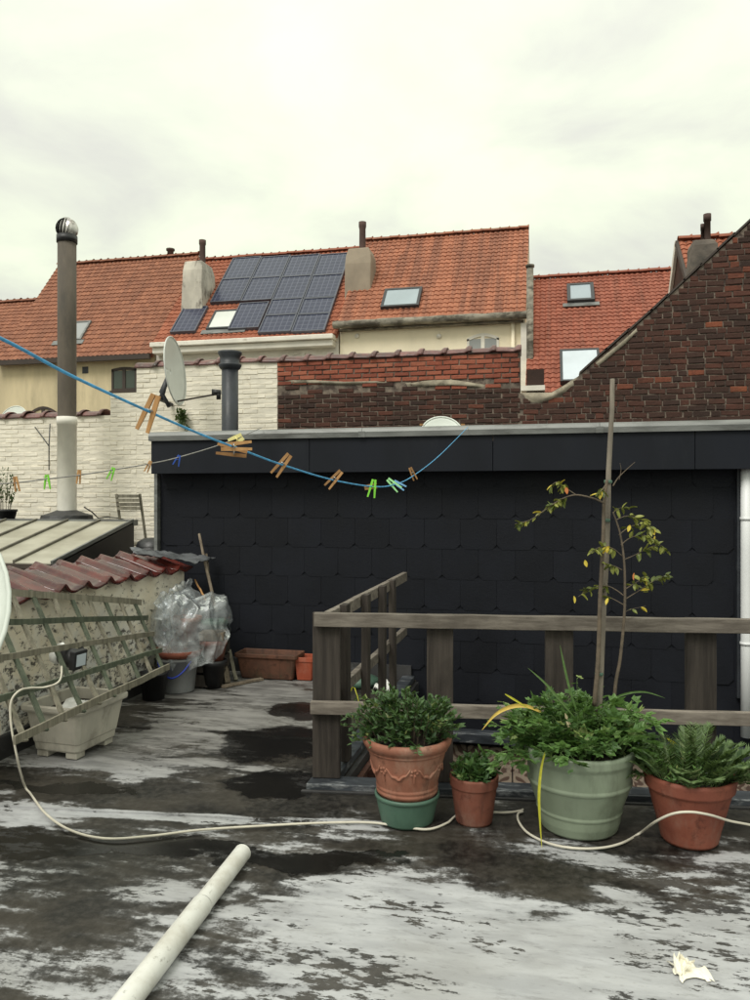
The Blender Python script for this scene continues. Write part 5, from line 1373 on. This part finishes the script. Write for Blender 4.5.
for pp, r_, _, k_ in br_:
    c_ = curve([S(x, y, k_ * (i / (len(pp) - 1))) for i, (x, y) in enumerate(pp)], 5)
    m.tube(c_, [r_ * (1 - .7 * i / (len(c_) - 1)) for i in range(len(c_))], 5); tips.append(c_)
m.build('branches', M['bark'], sap)
# single leaves, shared mesh, three kinds
lm = MB()
def lmf(u, v):
    w_ = .0145 * math.sin(math.pi * (u * .94 + .03)) ** .8 * (1 - .15 * u); x_ = (v - .5) * 2
    return (x_ * w_, u * .05, -.006 * (1 - abs(x_)) - .012 * u * u)
lm.grid(lmf, 5, 4)
def lmesh(mt):
    me = bpy.data.meshes.new('leaf'); me.from_pydata([tuple(v) for v in lm.v], [], lm.f); me.materials.append(M[mt]); me.polygons.foreach_set('use_smooth', [True] * len(lm.f)); return me
LG, LY, LR = lmesh('tl_green'), lmesh('tl_yellow'), lmesh('tl_red')
def put_leaf(p, d, me, s_=1.0):
    q_ = d.to_track_quat('Y', 'Z'); o = inst('leaf', me, p, sap, scale=(s_,) * 3); o.rotation_mode = 'QUATERNION'
    o.rotation_quaternion = q_ @ Matrix.Rotation(random.uniform(-.9, .9), 3, 'Y').to_quaternion()
leafy = {0: 38, 1: 17, 4: 12, 5: 16, 6: 20, 7: 12, 8: 4, 9: 19, 10: 19, 11: 19, 12: 20, 13: 9, 14: 22, 15: 17, 16: 3}
for bi, n_ in leafy.items():
    c_ = tips[bi]; N_ = len(c_)
    for k_ in range(n_):
        u = random.uniform(.30, 1.0) if bi not in (0, 6) else random.uniform(.42, 1.0) if bi == 6 else random.choice((random.uniform(.42, .66), random.uniform(.42, .66), random.uniform(.7, 1)))
        i_ = min(N_ - 2, int(u * (N_ - 1))); p = c_[i_]; d0 = (c_[i_ + 1] - c_[i_]).normalized()
        d = (d0 * .5 + rv() * .8 + Vector((0, 0, -.25))).normalized()
        put_leaf(p, d, LY if random.random() < .05 else LG, random.uniform(.5, .95))
for px, py, me in ((605, 547, LY), (585, 560, LY), (634, 573, LR), (630, 525, LY), (574, 596, LY), (645, 578, LY), (655, 536, LY), (566, 487, LR), (608, 598, LY), (608, 546, LY)):
    put_leaf(S(px, py, -.03), (RIGHT * random.uniform(-.5, .5) - UP * .8 - FWD * .3).normalized(), me, .68)

# ------------------------------------------------------------------ trellis, planter, lamp, cable
TL, TRc, BRc, BLc = Vector((-3.22, 4.08, 1.03)), Vector((-3.16, 5.46, .795)), Vector((-2.77, 5.19, .355)), Vector((-2.68, 3.83, .372))
tr = thing('garden_trellis', (-3.0, 4.6, .2), 'old greenish wooden trellis leaning on the parapet over the planter', 'trellis')
nrm_ = (TRc - TL).cross(BLc - TL).normalized()
if nrm_.x < 0: nrm_ = -nrm_
def Q(u, v): return TL.lerp(TRc, u).lerp(BLc.lerp(BRc, u), v)
nH, nV = 5, 8
for j in range(nH):
    v = j / (nH - 1)
    m = MB(); m.bar(Q(-.32, v) + nrm_ * .012, Q(1.04, v) + nrm_ * .012, .014, .044 if j in (0, nH - 1) else .036, up=(0, 0, 1), nseg=8, jit=.004); m.build('horizontal_slat', M['trellis'] if j in (0, 2, 4) else M['trellis_green'], tr)
for i in range(-2, nV):
    u = (i + .15) / (nV - .75)
    m = MB(); m.bar(Q(u, -.05), Q(u, 1.03), .034, .014, up=nrm_, nseg=6, jit=.003); m.build('upright_slat', M['trellis_green'] if i % 2 else M['trellis'], tr)
# white planter
pc = Vector((-2.95, 4.37, DZ))
pl = thing('rectangular_planter', pc, 'dirty white rectangular plastic planter under the trellis', 'planter')
ex = Vector((math.cos(R(-4)), math.sin(R(-4)), 0)); ey = Vector((-ex.y, ex.x, 0))
def rectloft(lv, seg_in=None):
    m = MB(); vs = []; fs = []
    for (hx, hy, z) in lv:
        c_ = min(hx, hy) * .12
        for (x, y) in ((-hx + c_, -hy), (hx - c_, -hy), (hx, -hy + c_), (hx, hy - c_), (hx - c_, hy), (-hx + c_, hy), (-hx, hy - c_), (-hx, -hy + c_)):
            vs.append(pc + ex * x + ey * y + UP * z)
    for i in range(len(lv) - 1):
        for j in range(8): fs.append((i * 8 + j, i * 8 + (j + 1) % 8, i * 8 + 8 + (j + 1) % 8, i * 8 + 8 + j))
    fs.append(tuple(range(7, -1, -1))); fs.append(tuple(len(vs) - 8 + j for j in range(8)))
    return m.add(vs, fs)
rectloft([(a_ * .98, b_ * .86, c_ * .84) for a_, b_, c_ in ((.155, .215, .045), (.165, .225, .06), (.17, .23, .11), (.175, .235, .115), (.205, .268, .335), (.205, .268, .34), (.228, .29, .345), (.232, .295, .36), (.232, .295, .385), (.222, .285, .395), (.200, .262, .39), (.190, .25, .30))]).build('body', M['planter'], pl, bevel=.004)
for sx in (-1, 1):
    for sy in (-1, 1):
        m = MB(); m.obox(pc + ex * (.105 * sx) + ey * (.14 * sy) + UP * .020, (ex, ey, UP), (.040, .042, .0195)); m.build('foot', M['planter'], pl, bevel=.006)
rectloft([(.18, .21, .25), (.18, .21, .262)]).build('soil', M['soil'], pl)
m = MB(); m.grid(lambda u, v: pc + ex * (-.10 + .2 * u + .03 * math.sin(v * 5)) + ey * (-.15 + .25 * v) + UP * (.285 + .03 * mnoise.noise((u * 5, v * 5, 9))), 12, 12); m.build('plastic_bag', M['white_plastic'], pl)
# spot lamp clipped on the trellis
lp = Q(.34, .50) + nrm_ * .09
lc_ = atD(66, 657, FWD.dot(lp - CAM) - .11)
lam = thing('spot_lamp', lc_, 'black and white outdoor spot lamp fixed on the trellis', 'lamp')
u1 = (RIGHT * .94 - UP * .10 - FWD * .30).normalized(); u3 = (UP - u1 * UP.dot(u1)).normalized(); u2 = u3.cross(u1)
u1s, u2s, u3s = u1 * 1.22, u2 * 1.22, u3 * 1.22
m = MB(); m.tube([lc_ - u1s * .03, lc_ - u1s * .005, lc_ + u1s * .05, lc_ + u1s * .068], [.044, .056, .063, .061], 20); m.build('housing', M['black'], lam)
m = MB(); m.obox(lc_ + u1s * .075, (u1, u2, u3), (.022, .060, .060)); hb = m.build('front_box', M['black'], lam, bevel=.008)
m = MB(); m.obox(lc_ + u1s * .094, (u1, u2, u3), (.002, .042, .037)); m.build('lens', M['pane_blue'], lam)
m = MB(); m.tube([lc_ - u1s * .085, lc_ - u1s * .07, lc_ - u1s * .045, lc_ - u1s * .03], [.034, .051, .054, .044], 20); m.build('white_cap', M['white_plastic'], lam)
m = MB(); m.tube([lc_ + u3s * .03 - u1s * .005, lc_ + u3s * .06 - u1s * .03, lc_ + u3s * .045 - u1s * .06], .017, 10); m.build('sensor', M['white_plastic'], lam)
m = MB(); m.bar(lc_ - u3 * .03, Q(.34, .52) + nrm_ * .01, .03, .012); m.build('clip', M['black'], lam)
# cream cable running from the lamp across the deck
cz_ = DZ + .011
cps = [lc_ - u3 * .03 - u1 * .03, atD(60, 680, 4.26), atD(46, 687, 4.22), atD(30, 688, 4.14), atD(19, 691, 4.06), atD(11, 702, 4.02), atD(11, 724, 4.0), atD(17, 757, 3.98), atD(21, 774, 4.07)]
for px, py in ((27, 790), (45, 813), (70, 830), (105, 838.5), (150, 836), (200, 830), (260, 826), (320, 823), (370, 822.5), (410, 828), (430, 829), (447, 823), (458, 815), (480, 812), (505, 812.5), (519, 811), (523, 809.5)): cps.append(atZ(px, py, cz_))
cb = MB(); cb.tube([Vector((p.x, p.y, max(p.z, cz_))) for p in curve(cps, 8)], .0058, 8); tag(cb.build('extension_cable', M['cable']), 'long cream cable winding from the lamp across the deck to the pots', 'cable')
cps = []
for px, py, k_ in ((523, 811.5, 0), (518, 814, 0), (519, 822, 0), (528, 833, 0), (548, 843, 0), (572, 848, 0), (600, 848, 0), (622, 843, 0), (640, 833, 0)): cps.append(atZ(px, py, cz_))
rim_d = FWD.dot(rc - CAM)
cps += [atD(655, 822, rim_d - .17), atD(672, 814, rim_d - .235), atD(690, 812, rim_d - .255), atD(710, 815, rim_d - .235), atD(730, 821, rim_d - .16), atD(755, 826, rim_d - .10), atZ(800, 838, cz_), atZ(870, 845, cz_)]
cb = MB(); cb.tube(curve(cps, 8), .0058, 8); tag(cb.build('loose_cable', M['cable']), 'cream cable looping before the sage pot and over the red pot', 'cable')

# ------------------------------------------------------------------ PVC pipe and tissue
p0, p1 = atZ(242, 862, DZ), atZ(135, 1003, DZ); dirp = (p1 - p0); dirp.z = 0; dirp.normalize()
pr = .038; a0 = p0 + UP * pr; jn = a0 + dirp * FWD.dot(atZ(242, 862) - atZ(205, 912)) * 1.06; e1 = a0 + dirp * 2.0
pv = thing('pvc_pipe', p0, 'scuffed white plastic pipe lying on the deck', 'pipe')
m = MB(); m.tube([a0, a0 + (jn - a0) * .5, jn + dirp * .03], pr, 28, caps=False); m.tube([jn, a0], pr - .004, 28, caps=False); m.build('pipe_section', M['pvc'], pv)
m = MB(); m.tube([jn, jn + dirp * .0015, jn + dirp * .005, jn + dirp * .3, e1], [pr - .001, pr + .003, pr + .0035, pr + .0035, pr + .0035], 28); m.build('socket_section', M['pvc'], pv)
m = MB(); m.lathe([(pr + .0006, -.0035), (pr + .0012, -.002), (pr + .0012, .0)], jn, 28, axis=dirp); m.build('rubber_ring', M['gutter_dark'], pv)
m = MB(); m.lathe([(pr - .003, 0), (pr, -.0), (pr + .0005, .006), (pr - .001, .008)], a0, 28, axis=-dirp); m.build('pipe_end', M['pvc'], pv)
tsp = atZ(685, 972, DZ)
m = MB()
def tsf(u, v):
    a_, b_ = (u - .5), (v - .5)
    n1 = mnoise.noise((u * 3.1, v * 3.1, 4)); n2 = mnoise.noise((u * 3.1, v * 3.1, 11)); n3 = mnoise.noise((u * 5, v * 5, 21)); n4 = mnoise.noise((u * 11, v * 11, 2))
    edge = min(u, 1 - u, v, 1 - v)
    x_ = a_ * .075 + .034 * n1 + .014 * n3; y_ = b_ * .095 + .045 * n2 - .014 * n3
    if v < .3 and u > .5: x_ += (.3 - v) * .13; y_ -= (.3 - v) * .05
    return tsp + RIGHT * x_ + FWD * y_ + UP * (.005 + min(1, edge * 5) * (.052 * abs(n1 + n3) + .016 * abs(n4)) + .004 * abs(n4))
m.grid(tsf, 26, 26, smooth=False); tag(m.build('crumpled_tissue', M['paper']), 'small crumpled cream tissue lying on the deck at lower right', 'tissue')

# ------------------------------------------------------------------ heap beside the parapet end
# grey bucket
bb = atZ(175, 694, DZ); bb = bb + FWD * .12
bk_ = thing('grey_bucket', bb, 'grey plastic bucket with a blue handle under the plastic sheet', 'bucket')
m = MB(); m.lathe([(0, 0), (.125, 0), (.13, .01), (.155, .26), (.168, .262), (.168, .285), (.158, .287), (.15, .26), (.12, .02), (0, .02)], bb, 32); m.build('body', M['grey_plastic'], bk_)
m = MB(); m.tube([bb + UP * (.27 - .13 * math.sin(math.pi * u)) + Vector((math.cos(-2.4 + 1.9 * u) * .175, math.sin(-2.4 + 1.9 * u) * .175, 0)) for u in [k / 12 for k in range(13)]], .007, 8); m.build('handle', M['blue_plastic'], bk_)
db = atZ(150, 702, DZ) + FWD * .1
m = MB(); m.lathe([(0, 0), (.085, 0), (.11, .20), (.118, .20), (.118, .215), (.105, .215), (.09, .03), (0, .03)], db, 24)
tag(m.build('black_pot', M['black'], origin=db), 'black plastic pot beside the grey bucket by the parapet', 'pot')
db = atZ(211, 690, DZ) + FWD * .1
m = MB(); m.lathe([(0, 0), (.07, 0), (.09, .19), (.115, .195), (.115, .235), (.10, .235), (.08, .03), (0, .03)], db, 24)
tag(m.build('black_pot', M['black'], origin=db), 'small black nursery pot to the right of the grey bucket', 'pot')
# stand of pots under the plastic
hc = Vector((-2.99, 6.20, DZ))
cr2 = thing('storage_crate', hc, 'dark wooden crate hidden under the plastic sheet', 'crate')
for sx, sy, hx, hy in ((0, -1, .21, .012), (0, 1, .21, .012), (-1, 0, .012, .17), (1, 0, .012, .17)):
    for k_ in range(3):
        c_ = hc + Vector((sx * .212, sy * .185, .06 + k_ * .12)); m = MB(); m.box(c_.x - hx, c_.x + hx, c_.y - hy, c_.y + hy, c_.z - .05, c_.z + .05); m.build('board', M['post'], cr2, bevel=.003)
m = MB(); m.box(hc.x - .20, hc.x + .20, hc.y - .17, hc.y + .17, DZ + .35, DZ + .37); m.build('lid_board', M['post'], cr2)
def spot(nm, c, r0_, r1_, h_, mat, label):
    m = MB(); m.lathe([(0, 0), (r0_, 0), (r1_ * .93, h_ * .78), (r1_, h_ * .8), (r1_, h_), (r1_ * .9, h_), (r1_ * .85, h_ * .6), (0, h_ * .6)], c, 28)
    tag(m.build(nm, mat, origin=c), label, 'pot')
spot('covered_pot', hc + Vector((-.10, -.02, .373)), .10, .135, .20, M['terra'], 'pinkish terracotta pot on the crate under clear plastic')
spot('covered_pot', hc + Vector((.14, .04, .373)), .085, .115, .17, M['teal'], 'green pot on the crate under clear plastic')
tpc = db + UP * .205
spot('terracotta_pot', tpc, .08, .115, .20, M['terra_red'], 'reddish terracotta pot standing in the small black pot beside the heap')
# red tray edge
m = MB(); c_ = bb + UP * .30; m.lathe([(0, 0), (.17, 0), (.20, .05), (.21, .05), (.18, -.006), (0, -.008)], c_, 28); tag(m.build('red_basin', M['terra_red'], origin=c_), 'shallow dull red basin resting on the grey bucket', 'basin')
# plastic sheet draped over all
ps = MB(); pcn = Vector((-2.99, 6.08, 0))
def psf(u, v):
    th_ = 2 * math.pi * u
    # plan outline and the hem height vary around the heap
    rx_, ry_ = .30, .29
    fold = math.sin(th_ * 7 + 1.2) * .5 + math.sin(th_ * 12 + 2) * .35 + math.sin(th_ * 19) * .2
    r_ = min(1.0, v * 1.55) ** .75
    hang = max(0, v - .62) / .38
    hem = .36 + .14 * math.sin(th_ * 2 + .8) + .05 * math.sin(th_ * 5)
    if math.sin(th_) < -.2: hem -= .05
    ztop = .80 - .10 * r_ * r_ + .04 * math.sin(th_ * 3 + 1) * r_
    z_ = ztop * (1 - hang) + hem * hang - (.06 * hang * (1 - hang))
    rr = r_ * (1 + .10 * hang + .085 * fold * (r_ ** 2) * (.35 + hang))
    p = pcn + Vector((math.cos(th_) * rx_ * rr, math.sin(th_) * ry_ * rr, z_))
    n1 = mnoise.noise((p.x * 5, p.y * 5, p.z * 4)); n2 = mnoise.noise((p.x * 12 + 4, p.y * 12, p.z * 8))
    rg = (.22 - abs(n1)) * .115 + (.2 - abs(n2)) * .030
    return p + Vector((math.cos(th_) * rg, math.sin(th_) * rg, rg * .9 + .02 * n1))
ps.grid(psf, 170, 64); tag(ps.build('plastic_sheet', M['film']), 'crumpled clear plastic sheet draped over pots beside the black slate wall', 'plastic sheet')
ps = MB()
def psf2(u, v):
    p = Vector((-3.22 + .03 * u, 5.75 + .55 * u, .80 - .48 * v + .1 * u))
    n1 = mnoise.noise((u * 5, v * 5, 2)); n2 = mnoise.noise((u * 11, v * 11, 6))
    return p + Vector((.10 + .08 * v - .10 * abs(n1) - .04 * abs(n2), 0, .04 * n2))
ps.grid(psf2, 50, 40); tag(ps.build('plastic_sheet', M['film']), 'second loose piece of clear plastic hanging against the parapet', 'plastic sheet')
# tall sticks leaning on the slates and short laths
def stick(p0, p1, r_, mat, label):
    p0, p1 = Vector(p0), Vector(p1)
    m = MB(); m.tube([p0.lerp(p1, k / 6) + rv() * .004 for k in range(7)], [r_ * (1 - .25 * k / 6) for k in range(7)], 7)
    tag(m.build('wooden_stick', mat), label, 'stick')
stick(atY(216, 612, 6.45), atY(199, 534, 6.66), .016, M['stick'], 'thicker brown stick leaning on the black slate wall')
stick(atY(214, 610, 6.5), atY(206, 554, 6.68), .014, M['stick'], 'shorter pale stick leaning on the black slate wall')
stick(atY(206, 600, 6.4), atY(195, 580, 6.55), .010, M['peg'], 'short orange stick poking from the plastic heap')
def lath(pa, pb, w_, t_, mat, label):
    m = MB(); m.bar(pa, pb, w_, t_, nseg=4, jit=.003); tag(m.build('wooden_lath', mat), label, 'lath')
lath(atZ(228, 684, DZ) + UP * .01, atY(221, 646, 6.45), .045, .015, M['stick'], 'weathered lath standing right of the plastic heap')
lath(atZ(236, 681, DZ) + UP * .01, atY(229, 650, 6.5), .03, .015, M['trellis'], 'grey lath leaning beside the terracotta trough')
lath(atZ(222, 688, DZ) + UP * .012, atZ(262, 680, DZ) + UP * .012, .05, .018, M['stick'], 'dirty lath lying flat before the terracotta trough')
bo = tpc + UP * .236
m = MB(); m.obox(bo, (RIGHT, FWD, UP), (.105, .09, .035)); tag(m.build('wood_block', M['stick'], bevel=.005), 'brown wooden block lying on the reddish pot beside the heap', 'block')
# terracotta trough and orange pot against the slates
tA, tB = atY(238, 660, 6.50), atY(300, 660, 6.50)
trc = Vector(((tA.x + tB.x) / 2, 6.53, DZ)); pc_save, ex_s, ey_s = pc, ex, ey
tro = thing('terracotta_trough', trc, 'long mossy terracotta trough standing against the black slates', 'trough')
pc, ex, ey = trc, Vector((1, 0, 0)), Vector((0, 1, 0)); hw = (tB.x - tA.x) / 2
rectloft([(hw * .80, .085, 0), (hw * .82, .09, .01), (hw * .93, .115, .185), (hw, .13, .19), (hw, .13, .225), (hw * .94, .115, .225), (hw * .9, .10, .17)]).build('body', M['terra_mossy'], tro, bevel=.006)
rectloft([(hw * .9, .10, .165), (hw * .9, .10, .18)]).build('soil', M['soil'], tro)
oA, oB = atY(295, 660, 6.50), atY(315, 660, 6.50); oc = Vector(((oA.x + oB.x) / 2, 6.54, DZ)); pc = oc; hw = (oB.x - oA.x) / 2
opt = thing('square_orange_pot', oc, 'small square orange pot beside the terracotta trough', 'pot')
rectloft([(hw * .72, hw * .72, 0), (hw * .92, hw * .92, .16), (hw, hw, .165), (hw, hw, .205), (hw * .9, hw * .9, .205), (hw * .85, hw * .85, .15)]).build('body', M['orange_plastic'], opt, bevel=.004)
rectloft([(hw * .86, hw * .86, .145), (hw * .86, hw * .86, .16)]).build('soil', M['soil'], opt)
pc, ex, ey = pc_save, ex_s, ey_s
# grass tuft at the railing corner
gtf_ = thing('grass_tuft', atZ(310, 705, DZ), 'thin tuft of pale grass beside the railing corner post', 'grass')
gb = atX(311, 690, -1.36); gb = Vector((-1.36, 5.1, DZ))
for k_ in range(14):
    a_ = random.uniform(0, 6.28); rr = random.uniform(.08, .2); hh = random.uniform(.12, .34)
    blade('blade', curve([gb + rv() * .02 * Vector((1, 1, 0)).length, gb + Vector((math.cos(a_) * rr * .4, math.sin(a_) * rr * .4, hh)), gb + Vector((math.cos(a_) * rr, math.sin(a_) * rr, hh * random.uniform(.4, 1)))], 4), .009, M['blade_green'] if k_ % 3 else M['blade_lime'], gtf_)
# things lying behind the railing
gcx = atZ(360, 690, .03)
m = MB(); m.lathe([(0, .0), (.15, .0), (.17, .03), (.165, .06), (.09, .09), (.05, .12), (0, .12)], (-1.60, 6.42, .012), 28)
tag(m.build('green_basin', M['teal'], origin=(-1.60, 6.42, .012)), 'green plastic lid on the deck beside the slate wall', 'lid')
m = MB(); c_ = Vector((-1.34, 6.27, .012))
m.grid(lambda u, v: c_ + Vector((math.cos(6.28 * u) * .10 * v, math.sin(6.28 * u) * .10 * v, .02 + .07 * (1 - v) + .04 * mnoise.noise((u * 7, v * 5, 1)))), 30, 8, smooth=False)
tag(m.build('plastic_bag', M['white_plastic']), 'crumpled white plastic bag at the far end of the side railing', 'bag')
# ivy on the whitewashed wall under the dish, potted plant at left
iv = thing('wall_plant', atY(181, 420, BY - .06), 'small green plant growing from the whitewashed wall below the dish', 'plant')
ic = atY(182, 425, BY - .10); bush(iv, ic, .11, .06, .26, 26, 9, .05, .032, M['leaf_ivy'], droop=.9)
pp_ = atY(4, 517, 9.0)
pt_ = thing('potted_plant', (pp_.x, 9.0, zt), 'straggly plant in a black pot on the ledge at far left', 'potted plant')
m = MB(); m.lathe([(0, 0), (.13, 0), (.16, .12), (.17, .12), (.17, .15), (.15, .15), (.14, .11), (0, .11)], (pp_.x, 9.0, zt - .01), 20); m.build('pot', M['black'], pt_)
bush(pt_, (pp_.x, 9.0, zt + .11), .20, .15, .62, 22, 12, .045, .022, M['leaf_ivy'], M['bark'], droop=.6)

# ------------------------------------------------------------------ clothes lines and pegs
def cl(px, py, d): return atD(px, py, d)
rope_pts = [atD(-150, 275, .62), atD(0, 338, 1.0), atD(72, 376, 1.18), atD(150, 412, 1.42), atD(205, 436, 1.65), atD(245, 451, 1.88), atD(283, 465, 2.12), atD(333, 480, 2.55), atD(372, 486.5, 3.02), atD(393, 485, 3.42), atD(413, 476, 4.05), atD(440, 455, 5.1), Vector(atY(468, 427, WALL_Y - .22))]
ext = rope_pts[0] + (rope_pts[0] - rope_pts[1]) * 3.2
rp_c = curve([ext] + rope_pts, 10)
m = MB(); m.tube(rp_c, .0026, 8); tag(m.build('clothesline', M['rope']), 'bright blue clothesline rope sagging across the deck', 'clothesline')
wp = [atD(-120, 490, 3.1), atD(0, 484, 3.55), atD(47, 479, 3.75), atD(80, 475, 3.95), atD(112, 470, 4.15), atD(148, 464, 4.5), atD(178, 457.5, 4.9), atD(225, 443, 5.9), Vector(atY(262, 427.5, WALL_Y - .22))]
m = MB(); m.tube(curve([wp[0] + (wp[0] - wp[1]) * 4] + wp, 8), .0038, 6); tag(m.build('clothesline', M['wire']), 'thin grey clothesline tied to the left of the roof edge', 'clothesline')
def peg(px, py, d, ang, mat, label, L=.072, spread=8, twist=0.0, plast=False, group=None):
    """ang: direction of the legs in the picture plane, degrees, 0 = right, -90 = down"""
    c = atD(px, py, d); a_ = R(ang)
    t = thing('clothes_peg', c, label, 'clothes peg', group)
    nrm = (-FWD + RIGHT * twist).normalized(); e1 = (RIGHT * math.cos(a_) + UP * math.sin(a_)); e1 = (e1 - nrm * e1.dot(nrm)).normalized(); e2 = nrm.cross(e1).normalized()
    for sg in (-1, 1):
        s_ = R(spread / 2) * sg; dd = (e1 * math.cos(s_) + e2 * math.sin(s_)); oo = dd.cross(nrm) * -1
        w0 = .0045
        st_ = c - e1 * (L * .36) + e2 * (sg * .0048); en = st_ + dd * L
        m = MB(); m.bar(st_, st_.lerp(en, .5), w0 * 1.9, w0 * 1.35, up=nrm, taper=1.0); m.bar(st_.lerp(en, .5), en, w0 * 1.9, w0 * 1.35, up=nrm, taper=.72)
        m.build('prong', mat, t)
    m = MB(); sc2 = c + e1 * (L * .06)
    m.tube([sc2 - nrm * .0062 + e2 * .004, sc2 - nrm * .0062 - e2 * .004], .0022, 6); m.tube([sc2 + nrm * .0062 + e2 * .006, sc2 + nrm * .0064 - e2 * .006], .0016, 6); m.tube([sc2 + nrm * .0062 + e2 * .006, sc2 - nrm * .0062 + e2 * .006], .0012, 5); m.build('spring', M['spring'] if not plast else mat, t)
PW = M['peg']
peg(151, 408, 1.42, -111, PW, 'nearest and largest wooden peg, at the left on the blue rope', spread=9)
peg(232, 446.5, 1.80, 4, PW, 'wooden peg lying along the blue rope near the roof edge corner', spread=6, twist=.2)
peg(236, 452, 1.83, 170, PW, 'lower of the two wooden pegs lying along the blue rope', spread=10, twist=.2)
peg(238, 439, 1.85, -150, M['pale_yellow'], 'pale yellow peg above the two horizontal wooden pegs', L=.035, spread=14, plast=True)
peg(284, 462, 2.12, -128, PW, 'wooden peg alone on the rope, left of the lime green pegs', spread=8)
peg(336, 477, 2.55, -132, PW, 'wooden peg just left of the lime green pegs', spread=8)
peg(373, 486, 3.02, -100, M['lime'], 'bright lime peg at the lowest point of the blue rope', spread=14, plast=True)
peg(369, 487, 3.04, 10, PW, 'small wooden peg clipped sideways beside the lime peg', L=.05, spread=8)
peg(392, 483, 3.40, -42, M['mint'], 'pale green peg right of the lime peg on the rope', spread=14, plast=True)
peg(398, 484, 3.48, -32, M['cornflower'], 'pale blue peg beside the pale green peg on the rope', L=.06, spread=10, plast=True)
peg(412, 472, 4.05, -66, PW, 'small wooden peg nearest the slate wall on the blue rope', spread=8)
peg(178, 459, 4.9, -110, M['deep_blue'], 'dark blue peg on the grey line before the roof edge', spread=24, plast=True)
peg(149, 465, 4.5, -115, PW, 'wooden peg on the grey line at the corner of the extension', spread=8)
peg(112, 472, 4.15, -112, M['lime'], 'lime peg on the grey line right of the flue', spread=14, plast=True)
peg(79, 475, 3.95, -95, PW, 'wooden peg on the grey line just right of the flue foot', spread=6)
peg(47, 480, 3.75, -88, M['lime'], 'lime peg on the grey line left of the flue', spread=16, plast=True)
peg(16, 482, 3.6, -80, PW, 'wooden peg on the grey line at the left edge', spread=8)
